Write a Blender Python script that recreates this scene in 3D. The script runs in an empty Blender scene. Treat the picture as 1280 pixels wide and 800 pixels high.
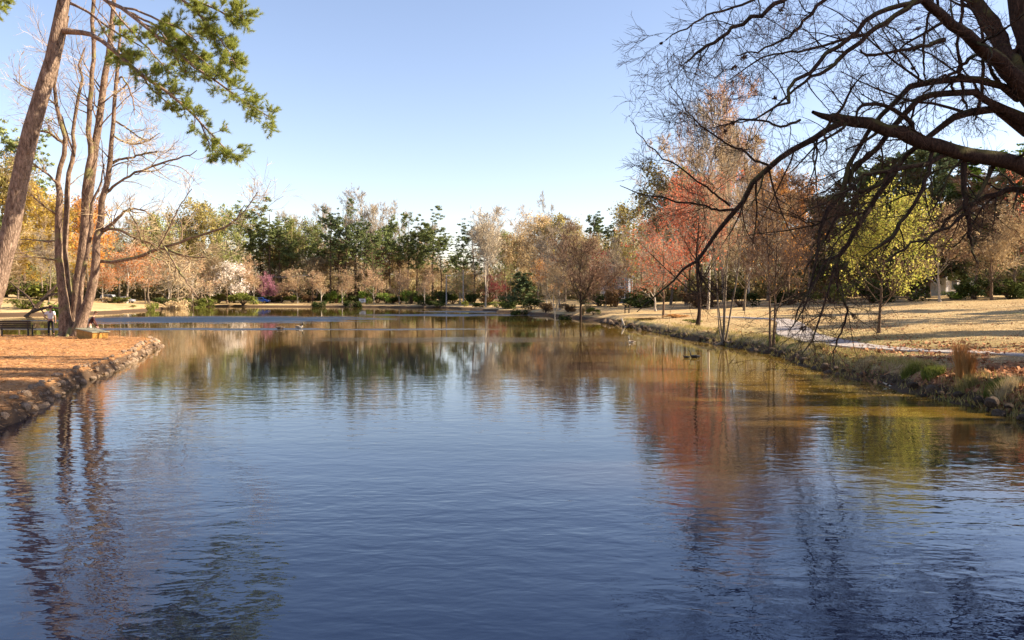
import bpy, math, random
import numpy as np
from mathutils import Vector, Matrix
sc = bpy.context.scene
PI = math.pi
rng = np.random.default_rng(7)
random.seed(7)
# ------------------------------------------------------------------ camera, world, sun, exposure
CAMZ = 2.9; FPX = 995.0; TH = math.atan(32 / 995.0)
cam = bpy.data.objects.new('camera', bpy.data.cameras.new('camera'))
sc.collection.objects.link(cam); sc.camera = cam
cam.location = (0, 0, CAMZ); cam.rotation_euler = (PI / 2 - TH, 0, 0)
cam.data.sensor_width = 36; cam.data.lens = FPX / 1280 * 36
cam.data.clip_start = 0.1; cam.data.clip_end = 6000
SUN_AZ, SUN_EL = math.radians(90), math.radians(31)      # azimuth from +Y towards +X
w = bpy.data.worlds.new('World'); sc.world = w; w.use_nodes = True
nt = w.node_tree; nt.nodes.clear()
wo = nt.nodes.new('ShaderNodeOutputWorld'); bg = nt.nodes.new('ShaderNodeBackground'); sky = nt.nodes.new('ShaderNodeTexSky')
sky.sky_type = 'NISHITA'; sky.sun_disc = False; sky.sun_elevation = SUN_EL; sky.sun_rotation = SUN_AZ
sky.air_density = 1.0; sky.dust_density = 0.6; sky.ozone_density = 4.5; sky.altitude = 200
bg.inputs['Strength'].default_value = 0.098
mt = nt.nodes.new('ShaderNodeMix'); mt.data_type = 'RGBA'; mt.blend_type = 'MULTIPLY'; mt.inputs[0].default_value = 1; mt.inputs[7].default_value = (1.28, .965, .83, 1)
nt.links.new(sky.outputs[0], mt.inputs[6]); nt.links.new(mt.outputs[2], bg.inputs[0]); nt.links.new(bg.outputs[0], wo.inputs[0])
sd_ = bpy.data.lights.new('sun', 'SUN'); sun = bpy.data.objects.new('sun', sd_); sc.collection.objects.link(sun)
sdir = Vector((math.sin(SUN_AZ) * math.cos(SUN_EL), math.cos(SUN_AZ) * math.cos(SUN_EL), math.sin(SUN_EL)))
sun.rotation_euler = sdir.to_track_quat('Z', 'Y').to_euler()
sd_.energy = 5.0; sd_.angle = math.radians(0.55); sd_.color = (1.0, 0.84, 0.62)
sc.view_settings.view_transform = 'Standard'; sc.view_settings.look = 'None'
sc.view_settings.exposure = 1.58; sc.view_settings.gamma = 1.0
sc.render.engine = 'CYCLES'
sc.cycles.max_bounces = 5; sc.cycles.diffuse_bounces = 2; sc.cycles.glossy_bounces = 2
sc.cycles.transmission_bounces = 2; sc.cycles.transparent_max_bounces = 4
sc.cycles.use_denoising = True

# ------------------------------------------------------------------ photo rays -> places
def P(px, py, D):
    u = (px - 640) / FPX; v = -(py - 400) / FPX
    d = np.array([u, math.cos(TH) + v * math.sin(TH), -math.sin(TH) + v * math.cos(TH)])
    return d * (D / d[1]) + np.array([0, 0, CAMZ])

# ------------------------------------------------------------------ terrain
LAKE = [(-10.6,-40),(-10.7,5),(-10.8,12),(-11.1,17.3),(-12.4,21.1),(-14,25.8),(-15.5,31.4),(-17.2,37.0),(-18.5,40.4),(-19.1,42.9),
 (-20.1,45.3),(-22.6,47.3),(-26,48.8),(-33,49.6),(-45,50.5),(-75,56),(-95,75),(-90,98),(-78,108),(-71,111),(-66,117),(-63.5,125),(-65,140),
 (-68,152),(-71,170),(-74,184),(-70,189.5),(-58,187),(-45,185),(-33,180),(-24,173),(-13,165),(-7,146),(-2.6,131),(1.5,118),(4.3,107),
 (7.6,92),(9.2,82),(9.6,72),(10.8,61.4),(11.3,51.5),(11.9,45.8),(12.4,38.5),(11.9,32.8),(11.6,28.3),(11.8,25.3),(11.6,22.9),(11.8,20.8),
 (11.7,18.3),(11.9,12),(12.2,2),(12.5,-40)]
def smooth_poly(pts, n=5):
    p = np.array(pts, float); m = len(p); out = []
    for i in range(m):
        a, b, c, d = p[i - 1], p[i], p[(i + 1) % m], p[(i + 2) % m]
        for t in np.arange(n) / n:
            out.append(.5 * ((2 * b) + (c - a) * t + (2 * a - 5 * b + 4 * c - d) * t * t + (3 * b - a - 3 * c + d) * t ** 3))
    return np.array(out)
SHORE = smooth_poly(LAKE, 4)
def noise2(x, y, s=1.0, seed=0):
    r = np.zeros_like(np.asarray(x, float))
    rr = np.random.default_rng(seed)
    for k in range(5):
        a = rr.uniform(0, 2 * PI); f = s * (1.0 + 0.55 * k); ph = rr.uniform(0, 6.28)
        a2 = rr.uniform(0, 2 * PI); ph2 = rr.uniform(0, 6.28)
        r += np.sin((x * math.cos(a) + y * math.sin(a)) * f + ph + 1.3 * np.sin((x * math.cos(a2) + y * math.sin(a2)) * f * .6 + ph2)) / (1 + .5 * k)
    return r / 3.0
def sdist(x, y):
    x = np.asarray(x, float).ravel(); y = np.asarray(y, float).ravel()
    A = SHORE; B = np.roll(SHORE, -1, axis=0)
    best = np.full(x.shape, 1e18); inside = np.zeros(x.shape, bool)
    for (ax, ay), (bx, by) in zip(A, B):
        dx, dy = bx - ax, by - ay; L = dx * dx + dy * dy
        t = np.clip(((x - ax) * dx + (y - ay) * dy) / L, 0, 1)
        best = np.minimum(best, (x - ax - t * dx) ** 2 + (y - ay - t * dy) ** 2)
        if dy != 0:
            c = ((ay > y) != (by > y)) & (x < dx * (y - ay) / dy + ax); inside ^= c
    return np.where(inside, -1, 1) * np.sqrt(best)
def sstep(a, b, v):
    t = np.clip((v - a) / (b - a), 0, 1); return t * t * (3 - 2 * t)
def H(x, y):
    shp = np.shape(x); x = np.atleast_1d(np.asarray(x, float)).ravel(); y = np.atleast_1d(np.asarray(y, float)).ravel()
    d = sdist(x, y) + (0.10 + .16 * sstep(2, 8, x)) * noise2(x, y, 1.7, 3) + .28 * sstep(2, 8, x) * noise2(x, y, .7, 21) + .07 * noise2(x, y, 5, 4) + .012 * noise2(x, y, 13, 14)
    right = sstep(0, 8, x) * (1 - sstep(105, 150, y)); lf = sstep(-40, -62, x) * sstep(62, 95, y) * (1 - sstep(165, 190, y))
    pen = (1 - sstep(-8, 0, x)) * (1 - sstep(56, 90, y))
    slope = .03 + .015 * right + .045 * lf - .022 * pen
    cap = 40 + 6 * right
    nearf = np.clip(d / 6, 0, 1)
    bank = np.where(d < 0, np.maximum(-1.6, d * 1.1), (.40 + .16 * sstep(0, 5, x)) * sstep(-.02, .32 + .75 * sstep(2, 8, x), d))
    z = bank + slope * np.clip(d - .5, 0, cap) + 9.0 * sstep(cap + 25, cap + 150, d) * (.75 + .25 * noise2(x, y, .02, 9)) + .01 * np.clip(d - cap, 0, 100)
    z = z + nearf * (.07 * noise2(x, y, .35, 5) + .2 * noise2(x, y, .06, 6) * np.clip(d / 30, 0, 1) ) + np.clip(d, 0, 1) * .018 * noise2(x, y, 3.3, 8)
    return z.reshape(shp) if shp else float(z[0])
def G(px, py, d0=10, d1=400):
    ds = np.geomspace(d0, d1, 500); p = np.array([P(px, py, d) for d in ds])
    h = np.maximum(H(p[:, 0], p[:, 1]), 0); k = np.argmax(p[:, 2] <= h)
    if p[k, 2] > h[k]: k = len(ds) - 1
    return p[k, 0], p[k, 1], float(h[k])

# ------------------------------------------------------------------ mesh building
class MB:
    def __init__(s): s.v = []; s.f = {3: [], 4: []}; s.r = {3: [], 4: []}; s.n = 0
    def add(s, v, f, rnd=None):
        v = np.asarray(v, float).reshape(-1, 3); f = np.asarray(f, int); k = f.shape[1]
        s.v.append(v); s.f[k].append(f + s.n); s.n += len(v)
        if rnd is None: rnd = np.full(len(f), .5)
        s.r[k].append(np.broadcast_to(np.asarray(rnd, float), (len(f),)))
        return s
    def mesh(s, name, mat, smooth=False):
        me = bpy.data.meshes.new(name)
        V = np.concatenate(s.v) if s.v else np.zeros((0, 3))
        q = np.concatenate(s.f[4]) if s.f[4] else np.zeros((0, 4), int); t = np.concatenate(s.f[3]) if s.f[3] else np.zeros((0, 3), int)
        me.vertices.add(len(V)); me.vertices.foreach_set('co', V.ravel().astype(np.float32))
        loops = np.concatenate([q.ravel(), t.ravel()]); nf = len(q) + len(t)
        me.loops.add(len(loops)); me.loops.foreach_set('vertex_index', loops.astype(np.int32))
        me.polygons.add(nf)
        st = np.concatenate([np.arange(len(q)) * 4, len(q) * 4 + np.arange(len(t)) * 3])
        me.polygons.foreach_set('loop_start', st.astype(np.int32))
        me.polygons.foreach_set('use_smooth', np.full(nf, smooth))
        me.update(calc_edges=True); me.validate()
        r = np.concatenate([np.concatenate(s.r[k]) for k in (4, 3) if s.r[k]]) if nf else np.zeros(0)
        if len(me.polygons) == len(r):
            a = me.attributes.new('rnd', 'FLOAT', 'FACE'); a.data.foreach_set('value', r.astype(np.float32))
        me.materials.append(mat)
        return me
def link(name, me, parent=None, loc=None, mat=None):
    o = bpy.data.objects.new(name, me); sc.collection.objects.link(o)
    if parent is not None: o.parent = parent
    if loc is not None: o.location = loc
    if mat is not None: o.material_slots[0].link = 'OBJECT'; o.material_slots[0].material = mat
    return o
def tag(o, label, cat, group=None, kind=None):
    if label: o['label'] = label
    if cat: o['category'] = cat
    if group: o['group'] = group
    if kind: o['kind'] = kind
    return o
def thing(name, label, cat, loc=(0, 0, 0), rz=0, group=None, scale=None):
    o = bpy.data.objects.new(name, None); sc.collection.objects.link(o); o.location = loc; o.rotation_euler = (0, 0, rz)
    o.empty_display_size = .3
    if scale: o.scale = scale
    return tag(o, label, cat, group)
def tubes(mb, Pt, R, k, rnd=None):
    """batch of tubes: Pt (m,n,3), R (m,n)"""
    m, n, _ = Pt.shape
    if m == 0: return
    T = np.gradient(Pt, axis=1); T /= np.linalg.norm(T, axis=2, keepdims=True) + 1e-9
    mean = T.mean(1); ax = np.argmin(np.abs(mean), axis=1); ref = np.eye(3)[ax][:, None, :]
    A = np.cross(T, np.broadcast_to(ref, T.shape)); A /= np.linalg.norm(A, axis=2, keepdims=True) + 1e-9
    B = np.cross(T, A)
    an = np.arange(k) * 2 * PI / k
    ring = Pt[:, :, None, :] + R[:, :, None, None] * (A[:, :, None, :] * np.cos(an)[None, None, :, None] + B[:, :, None, :] * np.sin(an)[None, None, :, None])
    V = ring.reshape(-1, 3)
    i = np.arange(m)[:, None, None] * n * k; j = np.arange(n - 1)[None, :, None] * k; a = np.arange(k)[None, None, :]; a2 = (a + 1) % k
    F = np.stack([i + j + a, i + j + a2, i + j + k + a2, i + j + k + a], -1).reshape(-1, 4)
    if rnd is None: rnd = rng.random(m)
    mb.add(V, F, np.repeat(np.broadcast_to(rnd, (m,)), (n - 1) * k))
def nrm(v): return v / (np.linalg.norm(v, axis=-1, keepdims=True) + 1e-9)
def blades(mb, Pt, R):
    """thin twigs: tapered two-sided slivers from start to end of each polyline (m,n,3)"""
    a, b = Pt[:, 0], Pt[:, -1]; mid = Pt[:, Pt.shape[1] // 2]
    s = nrm(np.cross(b - a, rng.normal(size=a.shape))); r = R[:, :1]
    V = np.stack([a + s * r, a - s * r, mid - s * r * .7, mid + s * r * .7, b], 1).reshape(-1, 3)
    i = np.arange(len(a))[:, None] * 5
    mb.add(V, i + np.array([[0, 1, 2, 3]]), rng.random(len(a)))
    mb.n -= 0
    # tips share the vertices just added
    F = i + np.array([[3, 2, 4]]) + (mb.n - len(V)); mb.f[3].append(F); mb.r[3].append(rng.random(len(a)))
def spawn(Pt, R, L, per, tr=(.25, 1), ang=(.5, 1.0), lr=.45, rr=.5, n=6, jit=.15, up=.0, fall=.5, maxr=None, G_=rng, min_l=0):
    m = len(Pt); N = int(m * per); idx = np.sort(G_.integers(0, m, N)) if per < 1 else np.repeat(np.arange(m), int(per)); N = len(idx)
    t = G_.uniform(tr[0], tr[1], N); nn = Pt.shape[1]; f = t * (nn - 1); i0 = np.minimum(f.astype(int), nn - 2); w_ = (f - i0)[:, None]
    p0 = Pt[idx, i0] * (1 - w_) + Pt[idx, i0 + 1] * w_; d0 = nrm(Pt[idx, i0 + 1] - Pt[idx, i0]); rp = R[idx, i0] * (1 - w_[:, 0]) + R[idx, i0 + 1] * w_[:, 0]
    s = nrm(np.cross(d0, G_.normal(size=(N, 3)))); an = G_.uniform(ang[0], ang[1], N)[:, None]
    d = d0 * np.cos(an) + s * np.sin(an)
    Lc = L[idx] * lr * (1 - fall * (t - tr[0])) * G_.uniform(.6, 1.25, N) + min_l
    out = np.zeros((N, n, 3)); out[:, 0] = p0; step = (Lc / (n - 1))[:, None]
    for k in range(1, n):
        d = nrm(d + G_.normal(size=(N, 3)) * jit + np.array([0, 0, up])); out[:, k] = out[:, k - 1] + d * step
    r0 = np.minimum(rp * .85, rp * rr * G_.uniform(.7, 1.2, N) + .0)
    if maxr: r0 = np.minimum(r0, maxr)
    Rr = r0[:, None] * np.linspace(1, .25, n)[None]
    return out, Rr, Lc
def leaves(mb, pts, size, aspect=.55, G_=rng, flat=0.0, rnd=None):
    N = len(pts); a = nrm(G_.normal(size=(N, 3)) * np.array([1, 1, 1 - flat])); b = nrm(np.cross(a, G_.normal(size=(N, 3)) * np.array([1 - flat * .8, 1 - flat * .8, 1])))
    if flat: b = nrm(np.cross(nrm(G_.normal(size=(N, 3)) * .5 + np.array([0, 0, 1.0])), a))
    s = (size * (.4 + 1.5 * G_.random(N) ** 2.2))[:, None]
    V = np.stack([pts - a * s, pts + b * s * aspect, pts + a * s, pts - b * s * aspect], 1).reshape(-1, 3)
    F = np.arange(N)[:, None] * 4 + np.arange(4)[None]
    mb.add(V, F, G_.random(N) if rnd is None else rnd)
def catmull(pts, n):
    p = np.array(pts, float); p = np.vstack([2 * p[0] - p[1], p, 2 * p[-1] - p[-2]]); m = len(p) - 3; out = []
    for u in np.linspace(0, m - 1e-6, n):
        i = int(u); t = u - i; a, b, c, d = p[i:i + 4]
        out.append(.5 * (2 * b + (c - a) * t + (2 * a - 5 * b + 4 * c - d) * t * t + (3 * b - a - 3 * c + d) * t ** 3))
    return np.array(out)

# ------------------------------------------------------------------ materials
def mat_new(name):
    m = bpy.data.materials.new(name); m.use_nodes = True; m.node_tree.nodes.clear(); return m, m.node_tree
def N_(nt, t, **kw):
    n = nt.nodes.new(t)
    for k, v in kw.items():
        if k in n.inputs: n.inputs[k].default_value = v
        else: setattr(n, k, v)
    return n
def ramp(nt, fac, stops):
    r = nt.nodes.new('ShaderNodeValToRGB'); e = r.color_ramp.elements
    while len(e) < len(stops): e.new(.5)
    for i, (p, c) in enumerate(stops): e[i].position = p; e[i].color = (*c, 1) if len(c) == 3 else c
    nt.links.new(fac, r.inputs[0]); return r.outputs[0]
def mixc(nt, a, b, fac, mode='MIX'):
    m = nt.nodes.new('ShaderNodeMix'); m.data_type = 'RGBA'; m.blend_type = mode
    for sock, v in ((m.inputs[0], fac), (m.inputs[6], a), (m.inputs[7], b)):
        if hasattr(v, 'is_output'): nt.links.new(v, sock)
        else: sock.default_value = v if isinstance(v, (int, float)) else (*v, 1)
    return m.outputs[2]
def leaf_mat(name, c1, c2, trans=.35, var=.25):
    m, t = mat_new(name)
    at = N_(t, 'ShaderNodeAttribute', attribute_name='rnd'); oi = N_(t, 'ShaderNodeObjectInfo')
    c = mixc(t, c1, c2, at.outputs['Fac'])
    hs = N_(t, 'ShaderNodeHueSaturation'); mr = N_(t, 'ShaderNodeMapRange'); t.links.new(oi.outputs['Random'], mr.inputs[0])
    mr.inputs[3].default_value = 1 - var; mr.inputs[4].default_value = 1 + var
    t.links.new(mr.outputs[0], hs.inputs['Value']); t.links.new(c, hs.inputs['Color'])
    d = N_(t, 'ShaderNodeBsdfDiffuse'); tr = N_(t, 'ShaderNodeBsdfTranslucent'); mx = N_(t, 'ShaderNodeMixShader'); mx.inputs[0].default_value = trans
    o = N_(t, 'ShaderNodeOutputMaterial')
    t.links.new(hs.outputs[0], d.inputs[0]); t.links.new(hs.outputs[0], tr.inputs[0])
    t.links.new(d.outputs[0], mx.inputs[1]); t.links.new(tr.outputs[0], mx.inputs[2]); t.links.new(mx.outputs[0], o.inputs[0]); return m
def bark_mat(name, c1, c2, scale=4, bump=.02, moss=None, stretch=.25, var=.15):
    m, t = mat_new(name); tc = N_(t, 'ShaderNodeTexCoord'); mp = N_(t, 'ShaderNodeMapping'); mp.inputs['Scale'].default_value = (scale, scale, scale * stretch)
    t.links.new(tc.outputs['Object'], mp.inputs[0])
    n = N_(t, 'ShaderNodeTexNoise', Scale=2.0, Detail=6.0, Roughness=.7); t.links.new(mp.outputs[0], n.inputs['Vector'])
    v = N_(t, 'ShaderNodeTexVoronoi', Scale=3.0, feature='DISTANCE_TO_EDGE'); t.links.new(mp.outputs[0], v.inputs['Vector'])
    c = ramp(t, n.outputs[0], [(.32, c1), (.68, c2)])
    cr = ramp(t, v.outputs['Distance'], [(0, (.45, .45, .45)), (.12, (1, 1, 1))]); c = mixc(t, c, cr, .8, 'MULTIPLY')
    if moss:
        n2 = N_(t, 'ShaderNodeTexNoise', Scale=1.3, Detail=4.0); t.links.new(tc.outputs['Object'], n2.inputs['Vector'])
        g = N_(t, 'ShaderNodeNewGeometry'); sp = N_(t, 'ShaderNodeSeparateXYZ'); t.links.new(g.outputs['Normal'], sp.inputs[0])
        ad = N_(t, 'ShaderNodeMath', operation='MULTIPLY_ADD'); t.links.new(sp.outputs[2], ad.inputs[0]); ad.inputs[1].default_value = .22; t.links.new(n2.outputs[0], ad.inputs[2])
        f = ramp(t, ad.outputs[0], [(.58, (0, 0, 0)), (.7, (1, 1, 1))]); c = mixc(t, c, moss, f)
    oi = N_(t, 'ShaderNodeObjectInfo'); mr = N_(t, 'ShaderNodeMapRange'); t.links.new(oi.outputs['Random'], mr.inputs[0]); mr.inputs[3].default_value = 1 - var; mr.inputs[4].default_value = 1 + var
    hs = N_(t, 'ShaderNodeHueSaturation'); t.links.new(mr.outputs[0], hs.inputs['Value']); t.links.new(c, hs.inputs['Color'])
    b = N_(t, 'ShaderNodeBsdfPrincipled'); b.inputs['Roughness'].default_value = .9; b.inputs['Specular IOR Level'].default_value = .15
    t.links.new(hs.outputs[0], b.inputs['Base Color'])
    ad2 = N_(t, 'ShaderNodeMath', operation='ADD'); t.links.new(n.outputs[0], ad2.inputs[0]); t.links.new(v.outputs['Distance'], ad2.inputs[1])
    bu = N_(t, 'ShaderNodeBump', Strength=1.0, Distance=bump); t.links.new(ad2.outputs[0], bu.inputs['Height']); t.links.new(bu.outputs[0], b.inputs['Normal'])
    o = N_(t, 'ShaderNodeOutputMaterial'); t.links.new(b.outputs[0], o.inputs[0]); return m
def plain(name, c, rough=.7, spec=.3, noise=.12, scale=6, metal=0):
    m, t = mat_new(name); tc = N_(t, 'ShaderNodeTexCoord'); n = N_(t, 'ShaderNodeTexNoise', Scale=float(scale), Detail=4.0); t.links.new(tc.outputs['Object'], n.inputs['Vector'])
    c2 = tuple(max(0, x * (1 - noise * 2)) for x in c); c3 = tuple(min(1, x * (1 + noise)) for x in c)
    cc = ramp(t, n.outputs[0], [(.3, c2), (.7, c3)])
    b = N_(t, 'ShaderNodeBsdfPrincipled'); b.inputs['Roughness'].default_value = rough; b.inputs['Specular IOR Level'].default_value = spec; b.inputs['Metallic'].default_value = metal
    t.links.new(cc, b.inputs['Base Color']); o = N_(t, 'ShaderNodeOutputMaterial'); t.links.new(b.outputs[0], o.inputs[0]); return m
M = {}
M['twig_tan'] = leaf_mat('twig_tan', (.32, .23, .13), (.52, .40, .25), .1)
M['twig_grey'] = leaf_mat('twig_grey', (.28, .22, .16), (.46, .38, .28), .1)
M['twig_pink'] = leaf_mat('twig_pink', (.36, .22, .14), (.55, .38, .25), .1)
M['twig_dark'] = leaf_mat('twig_dark', (.06, .035, .025), (.15, .09, .06), .0)
M['twig_brown'] = leaf_mat('twig_brown', (.13, .08, .055), (.24, .16, .11), .0)
M['twig_pale'] = leaf_mat('twig_pale', (.34, .28, .20), (.52, .45, .34), .0)
M['bud_olive'] = leaf_mat('bud_olive', (.24, .20, .06), (.40, .34, .12))
M['bud_gold'] = leaf_mat('bud_gold', (.38, .24, .04), (.50, .36, .08))
M['bud_green'] = leaf_mat('bud_green', (.20, .24, .06), (.38, .38, .14))
M['bud_tan'] = leaf_mat('bud_tan', (.42, .30, .16), (.56, .44, .26))
M['bud_red'] = leaf_mat('bud_red', (.58, .12, .055), (.74, .32, .19))
M['bud_orange'] = leaf_mat('bud_orange', (.50, .14, .025), (.62, .24, .06))
M['bud_amber'] = leaf_mat('bud_amber', (.48, .20, .04), (.56, .30, .10))
M['magenta'] = leaf_mat('magenta', (.42, .16, .24), (.58, .30, .38))
M['crimson'] = leaf_mat('crimson', (.30, .02, .05), (.42, .06, .09))
M['white_bloom'] = leaf_mat('white_bloom', (.70, .60, .50), (.84, .78, .72))
M['yellow_leaf'] = leaf_mat('yellow_leaf', (.26, .32, .05), (.70, .60, .15), .4)
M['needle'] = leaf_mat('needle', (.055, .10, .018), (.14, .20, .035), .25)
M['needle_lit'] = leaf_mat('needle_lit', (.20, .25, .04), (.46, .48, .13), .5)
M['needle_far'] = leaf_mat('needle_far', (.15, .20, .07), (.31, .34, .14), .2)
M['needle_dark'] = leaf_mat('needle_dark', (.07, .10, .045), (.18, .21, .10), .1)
M['bright_green'] = leaf_mat('bright_green', (.12, .20, .03), (.27, .34, .08), .3)
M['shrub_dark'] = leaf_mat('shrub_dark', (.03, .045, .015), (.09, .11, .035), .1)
M['shrub_olive'] = leaf_mat('shrub_olive', (.12, .15, .03), (.24, .24, .06), .2)
M['shrub_brown'] = leaf_mat('shrub_brown', (.12, .07, .035), (.28, .18, .09), .1)
M['grass_tan'] = leaf_mat('grass_tan', (.38, .28, .14), (.56, .44, .26), .2)
M['grass_rust'] = leaf_mat('grass_rust', (.46, .22, .07), (.62, .36, .15), .3)
M['grass_mix'] = leaf_mat('grass_mix', (.20, .19, .05), (.46, .34, .15), .2)
M['straw'] = leaf_mat('straw', (.30, .14, .05), (.62, .36, .17), .1)
M['leaf_litter'] = leaf_mat('leaf_litter', (.16, .06, .03), (.52, .27, .15), .1)
M['bark_pine'] = bark_mat('bark_pine', (.09, .055, .038), (.40, .29, .215), 3.2, .06, None, .3)
M['bark_multi'] = bark_mat('bark_multi', (.08, .048, .034), (.40, .28, .20), 3.2, .03, (.24, .22, .09), .4)
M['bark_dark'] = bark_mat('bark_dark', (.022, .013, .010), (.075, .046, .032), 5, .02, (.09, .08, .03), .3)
M['bark_grey'] = bark_mat('bark_grey', (.12, .09, .065), (.28, .22, .16), 4, .02)
M['bark_brown'] = bark_mat('bark_brown', (.07, .045, .03), (.18, .12, .08), 4, .02)
M['bark_pale'] = bark_mat('bark_pale', (.34, .28, .21), (.56, .49, .40), 4, .01)

# ------------------------------------------------------------------ ground and water
def ground_mat():
    m, t = mat_new('ground'); g = N_(t, 'ShaderNodeNewGeometry'); pos = g.outputs['Position']
    sp = N_(t, 'ShaderNodeSeparateXYZ'); t.links.new(pos, sp.inputs[0])
    def ns(s, d=5.0, r=.6, sx=1, sy=1):
        mp = N_(t, 'ShaderNodeMapping'); mp.inputs['Scale'].default_value = (sx, sy, 1); t.links.new(pos, mp.inputs[0])
        n = N_(t, 'ShaderNodeTexNoise', Scale=float(s), Detail=d, Roughness=r); t.links.new(mp.outputs[0], n.inputs['Vector']); return n.outputs[0]
    n1, n2, n3, n4 = ns(.22), ns(1.6), ns(9, 6, .7), ns(38, 4, .7)
    def mth0(a, b):
        q = N_(t, 'ShaderNodeMix'); q.inputs[0].default_value = .4; t.links.new(a, q.inputs[2]); t.links.new(b, q.inputs[3]); return q.outputs[0]
    lawn = ramp(t, mth0(n1, n2), [(.34, (.26, .17, .075)), (.45, (.47, .33, .165)), (.56, (.55, .41, .22)), (.66, (.33, .28, .10))])
    lawn = mixc(t, lawn, ramp(t, n3, [(.28, (.42, .36, .30)), (.58, (1, 1, 1))]), .85, 'MULTIPLY')
    straw = ramp(t, n2, [(.22, (.20, .10, .05)), (.42, (.42, .21, .09)), (.58, (.52, .28, .12)), (.8, (.58, .36, .19))])
    straw = mixc(t, straw, ramp(t, n4, [(.3, (.5, .42, .38)), (.62, (1, 1, 1))]), .75, 'MULTIPLY')
    litter = ramp(t, n3, [(.30, (.07, .032, .018)), (.5, (.26, .12, .06)), (.70, (.44, .23, .13))])
    def band(sock, a, b):
        mr = N_(t, 'ShaderNodeMapRange'); mr.interpolation_type = 'SMOOTHSTEP'; t.links.new(sock, mr.inputs[0]); mr.inputs[1].default_value = a; mr.inputs[2].default_value = b; return mr.outputs[0]
    def mth(op, a, b):
        q = N_(t, 'ShaderNodeMath', operation=op)
        for s_, v in ((q.inputs[0], a), (q.inputs[1], b)):
            if hasattr(v, 'is_output'): t.links.new(v, s_)
            else: s_.default_value = v
        return q.outputs[0]
    left = mth('MULTIPLY', band(sp.outputs[0], -2, -6), band(sp.outputs[1], 75, 60))
    c = mixc(t, lawn, straw, left)
    yw = mth('ADD', sp.outputs[1], mth('MULTIPLY', n2, 8.0))
    lit = mth('MULTIPLY', band(sp.outputs[0], 4, 8), band(yw, 33, 27))
    c = mixc(t, c, litter, lit)
    # green flush on the strip between path and water
    grn = mth('MULTIPLY', mth('MULTIPLY', band(sp.outputs[0], 8, 11), band(sp.outputs[0], 24, 15)), mth('MULTIPLY', band(sp.outputs[1], 26, 31), band(sp.outputs[1], 60, 38)))
    grn = mth('MULTIPLY', grn, band(n2, .38, .6)); c = mixc(t, c, (.17, .17, .045), grn)
    # damp soil low on the bank
    wet = band(mth('ADD', sp.outputs[2], mth('MULTIPLY', mth('SUBTRACT', n3, .5), .25)), .42, .26); c = mixc(t, c, (.085, .055, .035), wet)
    under = band(sp.outputs[2], .05, -.1); c = mixc(t, c, (.06, .045, .025), under)
    b = N_(t, 'ShaderNodeBsdfPrincipled'); b.inputs['Roughness'].default_value = .95; b.inputs['Specular IOR Level'].default_value = .1; t.links.new(c, b.inputs['Base Color'])
    ad = mth('ADD', mth('MULTIPLY', n3, 1.0), mth('MULTIPLY', n4, .35)); bu = N_(t, 'ShaderNodeBump', Strength=.8, Distance=.05); t.links.new(ad, bu.inputs['Height']); t.links.new(bu.outputs[0], b.inputs['Normal'])
    o = N_(t, 'ShaderNodeOutputMaterial'); t.links.new(b.outputs[0], o.inputs[0]); return m
def axis(segs):
    out = [segs[0][0]]
    for a, b, s in segs:
        n = max(1, int(round((b - a) / s))); out += list(a + (b - a) * np.arange(1, n + 1) / n)
    return np.array(out)
xs = axis([(-2500, -400, 300), (-400, -120, 14), (-120, -40, 2), (-40, -20, .6), (-20, -10, .16), (-10, 11, 2.5), (11, 14, .14), (14, 24, .5), (24, 60, 1.4), (60, 150, 6), (150, 400, 20), (400, 2500, 300)])
ys = axis([(-300, -10, 20), (-10, 12, 1.5), (12, 52, .2), (52, 75, .6), (75, 130, 1.2), (130, 195, 1.3), (195, 260, 6), (260, 500, 25), (500, 3500, 300)])
X, Y = np.meshgrid(xs, ys); Z = H(X, Y)
mb = MB(); nx = len(xs); ny = len(ys)
ii = (np.arange(ny - 1)[:, None] * nx + np.arange(nx - 1)[None]).ravel()
mb.add(np.stack([X, Y, Z], -1).reshape(-1, 3), np.stack([ii, ii + 1, ii + nx + 1, ii + nx], 1))
tag(link('ground', mb.mesh('ground', ground_mat(), True)), 'tan dormant lawn and pine straw banks round the lake', None, kind='structure')

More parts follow.
